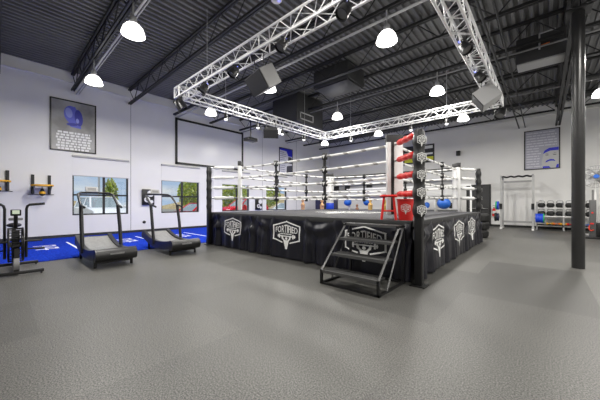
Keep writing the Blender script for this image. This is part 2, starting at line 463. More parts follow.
def raster(nx, ny):
    g = np.zeros((ny, nx), bool)
    cx = LX0+(np.arange(nx)+0.5)/nx*(LX1-LX0); cy = LY0+(np.arange(ny)+0.5)/ny*(LY1-LY0)
    X, Y = np.meshgrid(cx, cy)
    for a, b_, c_ in TRIS:
        s1 = (b_[0]-a[0])*(Y-a[1])-(b_[1]-a[1])*(X-a[0])
        s2 = (c_[0]-b_[0])*(Y-b_[1])-(c_[1]-b_[1])*(X-b_[0])
        s3 = (a[0]-c_[0])*(Y-c_[1])-(a[1]-c_[1])*(X-c_[0])
        g |= ((s1 >= 0) & (s2 >= 0) & (s3 >= 0)) | ((s1 <= 0) & (s2 <= 0) & (s3 <= 0))
    return g
TRIS = logo_tris()
G_BIG = raster(110, 118); G_SM = raster(44, 47)
def logo_mesh(g, fn):
    ny, nx = g.shape; idx = {}; b = B()
    def vid(i, j):
        if (i, j) not in idx:
            idx[(i, j)] = len(b.v); b.v.append(tuple(fn(LX0+i/nx*(LX1-LX0), LY0+j/ny*(LY1-LY0))))
        return idx[(i, j)]
    for j, i in zip(*np.nonzero(g)):
        i = int(i); j = int(j)
        b.f.append((vid(i, j), vid(i+1, j), vid(i+1, j+1), vid(i, j+1)))
    return b

# ------------------------------------------------------------------ boxing ring
RX0, RX1, RY0, RY1, RZ = -8.36, -1.7, 4.8, 11.35, 1.06
ring = thing('boxing_ring', 'raised boxing ring with black logo skirt, grey canvas, white ropes and padded posts', 'boxing ring', ((RX0+RX1)/2, (RY0+RY1)/2, 0))
W = dict(parent=ring, w=True)
B().b2(RX0+0.03, RX1-0.03, RY0+0.03, RY1-0.03, 0.02, RZ-0.02).build('platform', M_dark, **W)
B().b2(RX0, RX1, RY0, RY1, RZ-0.02, RZ, 0.008).build('canvas', M_canvas, **W)
B().b2(RX0-0.035, RX1+0.035, RY0-0.035, RY0+0.02, RZ-0.1, RZ+0.012, 0.015).b2(RX1-0.02, RX1+0.035, RY0-0.035, RY1, RZ-0.1, RZ+0.012, 0.015).b2(RX0-0.035, RX0+0.02, RY0, RY1, RZ-0.1, RZ+0.012, 0.015).build('edge_padding', M_dark, **W)
cx, cy = (RX0+RX1)/2, (RY0+RY1)/2
logo_mesh(G_BIG, lambda u, v: (cx+u*2.0, cy+v*2.0, RZ+0.004)).build('canvas_logo', M_logo, **W)
LOGF = [-7.0, -4.72, -2.6]; LOGR = [6.25, 8.1, 9.78]
def folds(s, centres, amp, ph):
    k = 1.0
    for c_ in centres: k = min(k, max(0.18, (abs(s-c_)-0.2)/0.45))
    return amp*k*(math.sin(2*PI*s/0.47+ph+1.4*math.sin(s*1.9))*0.6+math.sin(2*PI*s/0.29+1.7*ph+0.9*math.sin(s*3.1))*0.4)
ZT, ZB_ = RZ-0.04, 0.03
def skirt_off(s, z, centres, amp, ph):
    v = (ZT-z)/(ZT-ZB_)
    w = 0.03+0.03*v+folds(s, centres, amp, ph)*(0.25+0.75*max(0, v))
    k = 1.0
    for c_ in centres: k = min(k, max(0.0, (abs(s-c_)-0.35)/0.4))
    k = min(k, 1)
    w += 0.045*k*math.sin(2*PI*(v*2.3+0.35*math.sin(2*PI*s/1.6+ph)))*math.exp(-((v-0.25)/0.25)**2)   # swags below the edge
    return max(w, 0.012)
def front_pt(s, z, e=0): return (s, RY0-skirt_off(s, z, LOGF, 0.1, 0.6)-e, z)
def right_pt(s, z, e=0): return (RX1+skirt_off(s, z, LOGR, 0.085, 2.1)+e, s, z)
B().grid(340, 26, lambda u, v: front_pt(RX0-0.05+u*(RX1-RX0+0.05), ZT+(ZB_-ZT)*v)).build('skirt_front', M_skirt, recalc=False, **W)
B().grid(340, 26, lambda u, v: right_pt(RY0-0.0+u*(RY1-RY0+0.03), ZT+(ZB_-ZT)*v)).build('skirt_side', M_skirt, recalc=False, **W)
B().grid(60, 10, lambda u, v: (RX0-0.05-0.02*math.sin(u*60), RY0+u*(RY1-RY0), ZT+(ZB_-ZT)*v)).build('skirt_side', M_skirt, recalc=False, **W)
for c_ in LOGF: logo_mesh(G_BIG, lambda u, v: front_pt(c_+u*0.86, 0.63+v*0.62, 0.006)).build('skirt_logo', M_logo, recalc=False, **W)
for c_ in LOGR: logo_mesh(G_BIG, lambda u, v: right_pt(c_+u*0.86, 0.63+v*0.62, 0.006)).build('skirt_logo', M_logo, recalc=False, **W)

RZS = [1.56, 1.90, 2.24, 2.57]
INS = 0.8
corners = {'near': (RX1+0.12, RY0-0.09, -1, 1), 'left': (RX0+0.06, RY0-0.08, 1, 1), 'right': (RX1-0.04, RY1+0.1, -1, -1), 'far': (RX0-0.1, RY1+0.1, 1, -1)}
IX0, IX1, IY0, IY1 = RX0+INS, RX1-INS, RY0+INS, RY1-INS
pads = {'near': (RX1-0.59, RY0+0.66), 'left': (RX0+0.7, RY0+0.7), 'right': (RX1-0.6, RY1-0.55), 'far': (IX0, IY1)}
for key, (px, py, sx, sy) in corners.items():
    if key == 'near': px, py = RX1+0.15, RY0-0.1
    post = B().b2(px-0.06, px+0.06, py-0.06, py+0.06, 0.015, 2.6, 0.006).build('corner_post', M_black, **W)
    B().b2(px-0.12, px+0.12, py-0.12, py+0.12, 0.0, 0.02).build('base_plate', M_black, post, w=True)
    rot = Matrix.Rotation(math.atan2(-sy, -sx), 3, 'Z')          # local +x points out of the ring
    b = B(); hw = 0.083 if key == 'near' else 0.072
    prof = []
    zs = [1.12+0.03*i for i in range(50)]
    def wid(z): return 1.0+0.10*math.cos(2*PI*(z-1.262)/0.2875)
    rings = []
    for z in zs:
        k = wid(z)*(1 if zs[0]+0.03 < z < zs[-1]-0.02 else 0.86)
        h = hw*k; c2 = 0.035
        pts = [(-h+c2, -h), (h-c2, -h), (h, -h+c2), (h, h-c2), (h-c2, h), (-h+c2, h), (-h, h-c2), (-h, -h+c2)]
        rings.append([Vector((px, py, z))+rot @ Vector((q[0], q[1], 0)) for q in pts])
    vs = [v for r_ in rings for v in r_]; fs = [(i*8+j, i*8+(j+1) % 8, (i+1)*8+(j+1) % 8, (i+1)*8+j) for i in range(len(zs)-1) for j in range(8)]
    fs += [tuple(range(8))[::-1], tuple(range((len(zs)-1)*8, len(zs)*8))]
    pad = b.add(vs, fs).build('post_pad', M_padblk, post, w=True, angle=60)
    for q in range(5):
        zc = 1.262+0.2875*q
        if zc > 2.66: break
        logo_mesh(G_SM, lambda u, v: Vector((px, py, zc+v*0.17))+rot @ Vector((hw*wid(zc+v*0.17)+0.006, u*0.155, 0))).build('pad_logo', M_logo, pad, w=True, recalc=False)
    # inner corner cushion, facing the centre
    qx, qy = pads[key]
    rin = Matrix.Rotation(math.atan2(sy, sx), 3, 'Z')
    cu = B().box((qx, qy, 1.89), (0.1, 0.34, 1.5), rin, 0.03).build('corner_cushion', M_white, **W)
    if key == 'far':
        cu2 = B().box((qx, qy, 1.24), (0.12, 0.36, 0.3), rin, 0.03).build('blue_base', M_blue, cu, w=True)
    out = rin @ Vector((-0.055, 0.06, 0))
    B().box((qx+out.x, qy+out.y, 1.9), (0.012, 0.06, 1.5), rin).build('strap', M_black, cu, w=True)
    B().box((qx, qy, 2.7), (0.11, 0.35, 0.16), rin, 0.02).build('cap', M_dark, cu, w=True)
    # turnbuckle covers, post to cushion
    mcol = M_red if key == 'near' else M_white
    for z in RZS:
        a = Vector((px, py, z-0.02)); e = Vector((qx, qy, z)); d_ = (e-a); L = d_.length; dn = d_.normalized()
        B().cyl(a, e, 0.02, 8).build('turnbuckle', M_steel, **W)
        s0, s1 = 0.16, L-0.2; pf = []
        for i in range(25):
            tt = i/24; pf.append((0.045+0.014*abs(math.sin(3*PI*tt)) if 0 < i < 24 else 0.03, s0+(s1-s0)*tt))
        B().lathe(pf, a, 14, dn).build('turnbuckle_cover', mcol, **W)
def rope(p0, p1, z):
    p0 = Vector((*p0, z)); p1 = Vector((*p1, z)); pts = []
    for i in range(17):
        t = i/16; p_ = p0.lerp(p1, t); p_.z -= 0.035*4*t*(1-t); pts.append(p_)
    B().tube(pts, 0.029, 8).build('rope', M_rope, **W)
sides = [('near', 'left'), ('left', 'far'), ('far', 'right'), ('right', 'near')]
for a_, b_ in sides:
    for z in RZS: rope(pads[a_], pads[b_], z)
    pa = Vector((*pads[a_], 0)); pb = Vector((*pads[b_], 0))
    for t in (1/3, 2/3):
        p_ = pa.lerp(pb, t); dirx = (pb-pa).normalized(); nrm = Vector((dirx.y, -dirx.x, 0)); 
        if nrm.dot(Vector((cx, cy, 0))-p_) > 0: nrm = -nrm
        b = B()
        zt = [z-0.035*4*t*(1-t) for z in RZS]
        rotm = Matrix((dirx, nrm, Vector((0, 0, 1)))).transposed()
        for z in zt: b.box((p_.x, p_.y, z), (0.13, 0.1, 0.17), rotm, 0.03)
        b.box((p_.x, p_.y, (zt[0]+zt[-1])/2), (0.075, 0.025, zt[-1]-zt[0]), rotm)
        sp = b.build('rope_spacer', M_padblk, **W)
        for z in zt:
            b = B(); o_ = p_+nrm*0.054
            vs = [o_+dirx*(-0.05)+Vector((0, 0, z+0.035)), o_+dirx*0.05+Vector((0, 0, z+0.035)), o_+Vector((0, 0, z-0.055))]
            b.add([Vector(v) for v in vs], [(0, 1, 2)])
            b.build('spacer_logo', M_logo, sp, w=True, recalc=False)

# ------------------------------------------------------------------ ring steps
st = thing('ring_steps', 'black steel open steps leaning up to the front of the ring', 'steps', (-2.32, 4.2, 0))
SX0, SX1, SY0, SY1 = -2.84, -1.80, 3.7, 4.68
TR = [(3.7, 0.24), (3.98, 0.49), (4.22, 0.745), (4.46, 1.0)]
for (y, z) in TR:
    w_ = 0.29 if z < 0.9 else 0.22
    t_ = B().b2(SX0+0.02, SX1-0.02, y+0.035, y+w_, z-0.035, z, 0.004).build('tread', M_rubber, st, w=True)
    B().b2(SX0, SX1, y, y+0.035, z-0.045, z+0.002).build('nosing', M_dsteel, t_, w=True)
for x in (SX0, SX1):
    t_ = 0.02
    B().b2(x-t_, x+t_, SY0, SY0+0.04, 0, 0.24).build('leg', M_black, st, w=True)
    B().b2(x-t_, x+t_, SY1-0.04, SY1, 0, 1.0).build('leg', M_black, st, w=True)
    B().cyl((x, SY0+0.02, 0.24), (x, 4.5, 1.0), 0.02, 4).build('stringer', M_dsteel, st, w=True)
    B().cyl((x, SY0+0.3, 0.02), (x, 4.66, 0.98), 0.016, 4).build('stringer', M_dsteel, st, w=True)
    B().b2(x-t_, x+t_, SY0, SY1, 0.0, 0.035).build('side_rail', M_black, st, w=True); B().b2(x-t_, x+t_, SY0+0.7, SY1, 0.96, 1.0).build('side_rail', M_black, st, w=True)
for y_ in (SY0, SY1-0.035): B().b2(SX0, SX1, y_, y_+0.035, 0.0, 0.035).build('cross_bar', M_black, st, w=True)

# ------------------------------------------------------------------ stool and bucket on the apron
sx, sy = -2.2, 4.98
so = thing('corner_stool', 'red wooden corner stool standing on the ring apron beside the red bucket', 'stool', (sx, sy, RZ))
B().lathe([(0.001, 0.43), (0.15, 0.43), (0.165, 0.445), (0.165, 0.46), (0.15, 0.475), (0.001, 0.475)], n=28, cap=False).build('seat', M_redpaint, so)
for a in (-21, -111, 69, 159):
    c_, s_ = math.cos(R(a)), math.sin(R(a))
    B().cyl((0.12*c_, 0.12*s_, 0.435), (0.185*c_, 0.185*s_, 0.0), 0.02, 10, 0.023).build('leg', M_redpaint, so)
b = B()
for a in (-21, -111, 69, 159):
    z_ = 0.2 if a in (-21, 159) else 0.17; rr = 0.185-0.065*z_/0.435
    b.cyl((rr*math.cos(R(a)), rr*math.sin(R(a)), z_), (rr*math.cos(R(a+90)), rr*math.sin(R(a+90)), z_), 0.014, 8)
b.build('rung', M_redpaint, so)
bk = thing('corner_bucket', 'red plastic bucket with white emblem on the apron by the near post', 'bucket', (-1.93, 5.12, RZ))
prof = [(0.001, 0.0), (0.125, 0.0), (0.155, 0.37), (0.165, 0.375), (0.165, 0.395), (0.15, 0.395), (0.12, 0.02), (0.001, 0.02)]
B().lathe(prof, n=32, cap=False).build('body', M_redpaint, bk)
B().tube([(0.165*math.cos(R(a)), 0.0+0.165*math.sin(R(a)), 0.385) for a in range(0, 181, 15)], 0.006, 6).build('handle', M_steel, bk)
def bk_pt(u, v):
    z_ = 0.22+v*0.17; rr = 0.125+0.03*z_/0.4+0.003; a_ = R(-70)+u*1.15
    return (rr*math.cos(a_), rr*math.sin(a_), z_)
logo_mesh(G_SM, bk_pt).build('emblem', M_logo, bk, recalc=False)

# ------------------------------------------------------------------ lighting truss
TX0, TX1, TY0, TY1, TZ = -8.28, -1.17, 3.79, 11.1, 4.6
TS = 0.3
def truss(p0, p1, label):
    p0 = Vector(p0); p1 = Vector(p1); d_ = (p1-p0).normalized(); L = (p1-p0).length
    n_ = Vector((-d_.y, d_.x, 0)); t = thing('lighting_truss', label, 'truss', tuple((p0+p1)/2), group='lighting truss square')
    cs = [p0+n_*(s1*TS/2)+Vector((0, 0, s2)) for s1 in (-1, 1) for s2 in (0.0, TS)]
    for c_ in cs: B().cyl(c_, c_+d_*L, 0.025, 10).build('chord', M_alu, t, w=True)
    b = B(); k = int(L/0.3)
    for a_, e_ in ((0, 1), (2, 3), (0, 2), (1, 3)):
        for i in range(k):
            s0, s1 = L*i/k, L*(i+1)/k
            pa, pe = (cs[a_], cs[e_]) if i % 2 else (cs[e_], cs[a_])
            b.cyl(pa+d_*s0, pe+d_*s1, 0.0095, 6)
    for i in range(0, k+1, 6):
        s0 = L*i/k
        for a_, e_ in ((0, 1), (1, 3), (3, 2), (2, 0)): b.cyl(cs[a_]+d_*s0, cs[e_]+d_*s0, 0.013, 6)
    b.build('lattice', M_alu, t, w=True)
    for fr in (0.2, 0.8):
        q = p0+d_*L*fr
        B().cyl(q+Vector((0, 0, TS-0.02)), q+Vector((0, 0, H-0.07-TZ)), 0.008, 6).build('hanger_rod', M_lgrey, t, w=True)
truss((TX0+TS/2, TY0, TZ), (TX1-TS/2, TY0, TZ), 'silver box truss along the front of the ring, nearest the camera')
truss((TX0, TY0+TS/2, TZ), (TX0, TY1-TS/2, TZ), 'silver box truss along the left side, between ring and screen')
truss((TX0+TS/2, TY1, TZ), (TX1-TS/2, TY1, TZ), 'silver box truss along the far side of the ring')
truss((TX1, TY0+TS/2, TZ), (TX1, TY1-TS/2, TZ), 'silver box truss along the right side, near the column')
for (x, y, d_) in ((TX0, TY0, 'front left corner'), (TX0, TY1, 'far left corner'), (TX1, TY1, 'far right corner'), (TX1, TY0, 'front right corner')):
    t = thing('truss_corner_block', 'silver cube corner joining the trusses at the ' + d_, 'truss corner', (x, y, TZ), group='lighting truss square')
    b = B(); h = TS/2
    P8 = [(sx_*h, sy_*h, z_) for sx_ in (-1, 1) for sy_ in (-1, 1) for z_ in (0, TS)]
    for i in range(8):
        for j in range(i+1, 8):
            df = sum(abs(P8[i][q]-P8[j][q]) > 1e-6 for q in range(3))
            if df == 1: b.cyl(P8[i], P8[j], 0.025, 10)
    b.build('frame', M_alu, t)
    b = B()
    for i, j in ((0, 3), (4, 7), (0, 5), (2, 7), (0, 6), (1, 7)): b.cyl(P8[i], P8[j], 0.012, 6)
    b.build('brace', M_alu, t)

# stage lights hung from the truss
def par(loc, rot, label, led=True, s=0.8, grp='black stage lights on the truss'):
    t = thing('stage_light', label, 'stage light', loc, (0, 0, rot[2]), grp)
    B().b2(-0.03*s, 0.03*s, -0.03*s, 0.03*s, -0.07, 0.03).build('clamp', M_black, t)
    m = Euler((rot[0], rot[1], 0)).to_matrix(); c_ = Vector((0, 0, -0.24*s))
    yk = [Vector((-0.15*s, 0, -0.24*s)), Vector((-0.15*s, 0, -0.09*s)), Vector((-0.08*s, 0, -0.06*s)), Vector((0.08*s, 0, -0.06*s)), Vector((0.15*s, 0, -0.09*s)), Vector((0.15*s, 0, -0.24*s))]
    B().tube(yk, 0.014*s, 6).build('yoke', M_black, t)
    ax = m @ Vector((0, 0, -1))
    B().lathe([(0.001, -0.17*s), (0.07*s, -0.17*s), (0.11*s, -0.12*s), (0.13*s, 0.0), (0.135*s, 0.12*s), (0.125*s, 0.12*s), (0.12*s, 0.05*s), (0.001, 0.05*s)], c_, 20, ax, cap=False).build('can', M_black, t)
    B().lathe([(0.001, 0.06*s), (0.115*s, 0.06*s), (0.115*s, 0.07*s), (0.001, 0.075*s)], c_, 20, ax, cap=False).build('lens', M_grey, t)
    if led:
        B().box(c_-ax*0.185*s+Vector((0.03, 0, 0.02)), (0.07*s, 0.03*s, 0.06*s), m).build('blue_display', M_led, t)
    return t
par((-8.15, 3.7, TZ), (R(30), 0, R(-30)), 'large black stage light hanging under the front left truss corner', False, 1.15)
par((-6.7, 3.66, TZ), (R(35), 0, R(160)), 'black stage light with blue display nearest the front left truss corner')
par((-5.35, 3.66, TZ), (R(35), 0, R(160)), 'black stage light with blue display just left of the hanging speaker')
par((-3.75, 3.66, TZ), (R(35), 0, R(160)), 'black stage light with blue display just right of the hanging speaker')
par((-2.35, 3.66, TZ), (R(35), 0, R(160)), 'black stage light with blue display farthest right on the front truss')
par((TX1+0.02, 6.1, TZ), (R(35), 0, R(250)), 'black stage light with blue display high on the right truss', True)
par((TX1+0.02, 7.75, TZ), (R(35), 0, R(250)), 'black stage light on the right truss just above the grey speaker', True)
par((TX1+0.1, 11.15, TZ), (R(40), 0, R(160)), 'black round stage light under the far right truss corner', False, 1.1)
def spotlamp(loc, label):
    t = thing('spot_lamp', label, 'spot lamp', loc, group='small spot lamps under the truss')
    B().cyl((0, 0, 0.02), (0, 0, -0.14), 0.012, 6).build('bracket', M_black, t)
    B().lathe([(0.001, 0), (0.06, 0), (0.075, -0.08), (0.08, -0.17), (0.07, -0.17), (0.001, -0.14)], (0, 0, -0.12), 16, cap=False).build('housing', M_black, t)
    B().ball((0, 0, -0.28), 0.065, 14, 8).build('bulb', M_lens, t)
    return t
sp0 = None
spots = [((TX0, 5.35, TZ), 'small round spot lamp on the left truss, nearest the front corner'), ((TX0, 6.78, TZ), 'small round spot lamp on the left truss, just before the dark speaker'),
         ((TX0, 8.1, TZ), 'small round spot lamp on the left truss, just behind the dark speaker'), ((TX0, 9.5, TZ), 'small round spot lamp on the left truss, nearest the far corner'),
         ((-6.75, TY1, TZ), 'small round spot lamp on the far truss, nearest the far left corner'), ((-3.98, TY1, TZ), 'small round spot lamp on the far truss, near its middle by the post'),
         ((-2.68, TY1, TZ), 'small round spot lamp on the far truss, nearest the right corner')]
for l_, lab in spots:
    if sp0 is None: sp0 = spotlamp(l_, lab)
    else: dup(sp0, l_, label=lab)
# loudspeakers
def speaker(loc, rot, dims, label, mbody, topz):
    t = thing('loudspeaker', label, 'loudspeaker', loc)
    m = Euler(rot, 'XYZ').to_matrix(); w_, d_, h_ = dims
    poly = [(-w_/2, -d_/2), (w_/2, -d_/2), (w_*0.36, d_/2), (-w_*0.36, d_/2)]
    B().prism(poly, lambda p_, k: m @ Vector((p_[0], p_[1], (-0.5+k)*h_))).build('cabinet', mbody, t)
    B().box(m @ Vector((0, -d_/2-0.008, 0)), (w_*0.94, 0.016, h_*0.94), m).build('grille', M_joist, t)
    b = B()
    for s_ in (-1, 1):
        top = m @ Vector((s_*w_*0.3, 0, h_/2)); b.cyl(top, (top.x, top.y, topz-loc[2]), 0.01, 6)
    b.build('hanger', M_black, t)
M_spk = mat('speaker_paint', (0.13, 0.13, 0.13), 0.5)
speaker((-4.62, 3.95, 4.1), (R(35), 0, R(-12)), (0.72, 0.44, 0.42), 'large grey loudspeaker with dark grille hanging under the front truss', M_spk, 4.62)
speaker((TX1-0.02, 9.1, 4.34), (R(35), 0, R(-80)), (0.66, 0.5, 0.46), 'pale grey loudspeaker hanging under the right truss near its far corner', M_lgrey, 4.62)
speaker((TX0, 7.45, 4.25), (R(35), 0, R(50)), (0.6, 0.35, 0.36), 'dark loudspeaker hanging under the left truss in front of the posters', M_dark, 4.62)
t = thing('wall_speaker', 'small black speaker mounted on the back wall left of the poster', 'loudspeaker', (-4.05, YB, 4.52))
B().b2(-4.16, -3.94, YB-0.26, YB-0.06, 4.38, 4.68, 0.02).build('cabinet', M_black, t, w=True)
B().b2(-4.08, -4.02, YB-0.08, YB, 4.48, 4.56).build('bracket', M_black, t, w=True)
# projector on a pole
t = thing('projector', 'black ceiling projector hanging on a pole in front of the screen', 'projector', (-10.5, 8.15, 4.4))
B().cyl((0, 0, 0.13), (0, 0, 1.6), 0.03, 10).build('pole', M_black, t)
B().b2(-0.2, 0.2, -0.28, 0.28, -0.06, 0.1, 0.02).build('body', M_black, t)
B().cyl((-0.2, 0.12, 0.02), (-0.24, 0.12, 0.02), 0.05, 16).build('lens', M_grey, t)
B().b2(-0.08, 0.08, -0.12, 0.12, 0.1, 0.14).build('mount_plate', M_black, t)
# access point disc
t = thing('wifi_access_point', 'small white disc hanging from a joist above the front truss', 'access point', (-4.35, 4.08, 5.78))
B().lathe([(0.001, 0), (0.09, 0.005), (0.12, 0.03), (0.115, 0.05), (0.001, 0.055)], n=24, cap=False).build('housing', M_white, t)
B().cyl((0, 0, 0.05), (0, 0, 0.14), 0.03, 8).build('mount', M_lgrey, t)
B().cyl((0.05, 0.03, 0.002), (0.05, 0.03, -0.001), 0.03, 12).build('blue_indicator', M_led, t)
# ceiling units
t = thing('unit_heater', 'dark boxy unit heater hanging under the deck left of the column', 'unit heater', (-0.08, 10.85, 5.6))
B().b2(-0.64, 0.47, 10.6, 11.2, 5.6, 6.35, 0.02).build('casing', M_dark, t, w=True)
B().b2(-0.62, 0.45, 10.62, 11.18, 5.55, 5.6, 0.01).build('outlet_tray', M_lgrey, t, w=True)
for x_, y_ in ((-0.55, 10.7), (0.4, 11.1)): B().cyl((x_, y_, 6.3), (x_, y_, 6.65), 0.012, 6).build('hanger_rod', M_black, t, w=True)
B().tube([(-0.1, 10.55, 5.85), (-0.1, 10.55, 6.3), (0.25, 10.55, 6.32)], 0.022, 8).build('gas_pipe', M_lgrey, t, w=True)
B().cyl((-0.06, 10.53, 5.95), (0.12, 10.53, 5.97), 0.014, 6).build('valve_lever', M_orange, t, w=True)
t = thing('duct_plenum', 'dark duct box under the roof with a pale framed vent', 'duct', (-9.25, 10.2, 5.2))
B().b2(-10.2, -8.55, 9.3, 11.3, 5.2, H-0.09, 0.02).build('casing', M_dark, t, w=True)
b = B(); y0, y1, z0, z1 = 9.5, 10.5, 5.35, 5.68
b.b2(-8.55, -8.51, y0, y1, z0, z0+0.04).b2(-8.55, -8.51, y0, y1, z1-0.04, z1).b2(-8.55, -8.51, y0, y0+0.05, z0, z1).b2(-8.55, -8.51, y1-0.05, y1, z0, z1)
b.build('vent_frame', M_lgrey, t, w=True)
t = thing('duct_plenum', 'dark duct box under the roof above the middle of the ring, without vent', 'duct', (-6.1, 9.0, 5.95))
B().b2(-6.9, -5.3, 8.5, 9.7, 5.95, H-0.09, 0.02).build('casing', M_dark, t, w=True)
B().b2(-6.86, -5.34, 8.54, 9.66, 5.9, 5.95, 0.01).build('collar', M_joist, t, w=True)

# ------------------------------------------------------------------ projection screen and posters
sc_ = thing('projection_screen', 'large grey projection screen with black frame on the left wall', 'projection screen', (XL, 8.24, 3.38))
y0, y1, z0, z1 = 6.15, 10.4, 3.4, 5.8; t_ = 0.11
B().b2(XL, XL+0.06, y0, y1, z0, z0+t_).b2(XL, XL+0.06, y0, y1, z1-t_, z1).b2(XL, XL+0.06, y0, y0+t_, z0, z1).b2(XL, XL+0.06, y1-t_, y1, z0, z1).build('frame', M_black, sc_, w=True)
M_screen = mat('screen_cloth', (0.76, 0.76, 0.76), 0.3, 0, 0.5)
B().b2(XL, XL+0.03, y0+t_, y1-t_, z0+t_, z1-t_).build('screen_surface', M_screen, sc_, w=True)
def rows(b, put, x0, x1, ztop, nrow, dz, hz, centre=True, ragged=0.15, wordw=(0.06, 0.16)):
    rd = random.Random(int(ztop*100)+nrow)
    for r_ in range(nrow):
        wl = (x1-x0)*(1-ragged*rd.random()); a = (x0+x1)/2-wl/2 if centre else x0; e = a+wl; z = ztop-r_*dz
        while a < e-0.03:
            w_ = min(rd.uniform(*wordw), e-a); put(b, a, a+w_, z-hz, z); a += w_+0.03
def poly_plate(b, pts, fn, h0, h1): b.prism(pts, lambda p_, k: fn(p_, h0 if k == 0 else h1))
# poster 1, left wall: glove
po = thing('framed_poster', 'framed poster of a blue boxing glove above white lettering on the left wall', 'poster', (XL, 2.09, 3.44))
y0, y1, z0, z1 = 1.36, 2.82, 3.45, 5.5; t_ = 0.045
fr = lambda nm, x_, ya, yb, za, zb, t_, par_: B().b2(x_, x_+0.04, ya, yb, za, za+t_).b2(x_, x_+0.04, ya, yb, zb-t_, zb).b2(x_, x_+0.04, ya, ya+t_, za, zb).b2(x_, x_+0.04, yb-t_, yb, za, zb).build(nm, M_black, par_, w=True)
fr('frame', XL, y0, y1, z0, z1, t_, po)
M_p1 = mat('poster_taupe', (0.36, 0.355, 0.33), 0.5, noise=(1.2, 0.35))
B().b2(XL, XL+0.02, y0+t_, y1-t_, z0+t_, z1-t_).build('print', M_p1, po, w=True)
fx = lambda p_, h: Vector((XL+0.02+h, p_[0], p_[1]))
b = B()
def ell(c, rx, ry, n=20, ang=0): return [(c[0]+rx*math.cos(2*PI*i/n)*math.cos(ang)-ry*math.sin(2*PI*i/n)*math.sin(ang), c[1]+rx*math.cos(2*PI*i/n)*math.sin(ang)+ry*math.sin(2*PI*i/n)*math.cos(ang)) for i in range(n)]
M_gl1 = mat('print_blue', (0.12, 0.14, 0.62), 0.5); M_gl2 = mat('print_dark_blue', (0.035, 0.04, 0.36), 0.5); M_gl3 = mat('print_pale_blue', (0.3, 0.34, 0.75), 0.5)
poly_plate(b, ell((2.02, 4.93), 0.24, 0.36, 24, 0.15), fx, 0.0, 0.003); poly_plate(b, [(1.9, 5.2), (2.12, 5.28), (2.2, 5.12), (1.95, 5.05)], fx, 0, 0.0022); poly_plate(b, [(1.92, 4.62), (2.3, 4.55), (2.32, 4.42), (1.98, 4.45)], fx, 0, 0.0026)
b.build('glove_picture', M_gl1, po, w=True)
b = B(); poly_plate(b, ell((2.24, 4.85), 0.13, 0.33, 20, 0.1), fx, 0.003, 0.005); poly_plate(b, ell((2.03, 4.55), 0.18, 0.06, 16, 0.1), fx, 0.003, 0.005)
b.build('glove_shade_picture', M_gl2, po, w=True)
b = B(); poly_plate(b, ell((1.93, 5.0), 0.11, 0.2, 16, 0.15), fx, 0.003, 0.006); poly_plate(b, ell((2.2, 4.72), 0.05, 0.1, 12, 0.1), fx, 0.006, 0.008); b.build('glove_light_picture', M_gl3, po, w=True)
b = B(); rows(b, lambda bb, a, e, z0_, z1_: bb.b2(XL+0.02, XL+0.023, a, e, z0_, z1_), 1.5, 2.7, 4.24, 7, 0.108, 0.078)
b.build('lettering', M_logo, po, w=True)
# poster on left wall, far
po = thing('framed_poster', 'white poster with blue top and dark figures at the far end of the left wall', 'poster', (XL, 14.25, 3.4))
y0, y1, z0, z1 = 13.56, 14.96, 3.4, 5.42
fr('frame', XL, y0, y1, z0, z1, 0.05, po)
M_p3 = mat('poster_white', (0.68, 0.68, 0.74), 0.5)
B().b2(XL, XL+0.02, y0+0.05, y1-0.05, z0+0.05, z1-0.05).build('print', M_p3, po, w=True)
b = B(); poly_plate(b, [(13.61, 5.37), (13.61, 5.24), (14.3, 5.2), (14.5, 4.85), (14.91, 4.85), (14.91, 5.37)], fx, 0, 0.003); b.build('blue_band', M_gl2 if 0 else mat('print_strong_blue', (0.01, 0.015, 0.55), 0.5), po, w=True)
b = B(); poly_plate(b, [(14.5, 4.8), (14.85, 4.8), (14.9, 4.3), (14.45, 4.35)], fx, 0, 0.003); poly_plate(b, [(14.3, 3.5), (14.9, 3.5), (14.9, 4.2), (14.35, 4.1)], fx, 0, 0.003); b.build('figure_picture', mat('print_charcoal', (0.07, 0.07, 0.09), 0.5), po, w=True)
b = B(); rows(b, lambda bb, a, e, z0_, z1_: bb.b2(XL+0.02, XL+0.023, a, e, z0_, z1_), 13.68, 14.3, 5.12, 11, 0.14, 0.055, False, 0.3)
b.build('lettering', mat('print_grey', (0.2, 0.2, 0.32), 0.5), po, w=True)
# poster on back wall with face
po = thing('framed_poster', 'framed grey lettered poster with blue banded face on the back wall', 'poster', (-0.09, YB, 3.2))
x0, x1, z0, z1 = -0.83, 0.63, 3.2, 5.36
fb = lambda nm, xa, xb, za, zb, t_, par_: B().b2(xa, xb, YB-0.04, YB, za, za+t_).b2(xa, xb, YB-0.04, YB, zb-t_, zb).b2(xa, xa+t_, YB-0.04, YB, za, zb).b2(xb-t_, xb, YB-0.04, YB, za, zb).build(nm, M_black, par_, w=True)
fb('frame', x0, x1, z0, z1, 0.05, po)
M_p4 = mat('poster_lavender', (0.4, 0.4, 0.48), 0.5)
B().b2(x0+0.05, x1-0.05, YB-0.02, YB, z0+0.05, z1-0.05).build('print', M_p4, po, w=True)
fy = lambda p_, h: Vector((p_[0], YB-0.02-h, p_[1]))
b = B(); rows(b, lambda bb, a, e, z0_, z1_: bb.b2(a, e, YB-0.023, YB-0.02, z0_, z1_), x0+0.1, x1-0.1, 5.22, 6, 0.14, 0.06, False, 0.05, (0.1, 0.3)); rows(b, lambda bb, a, e, z0_, z1_: bb.b2(a, e, YB-0.023, YB-0.02, z0_, z1_), x0+0.1, -0.1, 4.38, 8, 0.14, 0.06, False, 0.2, (0.1, 0.3))
b.build('lettering', mat('print_pale', (0.62, 0.62, 0.68), 0.5), po, w=True)
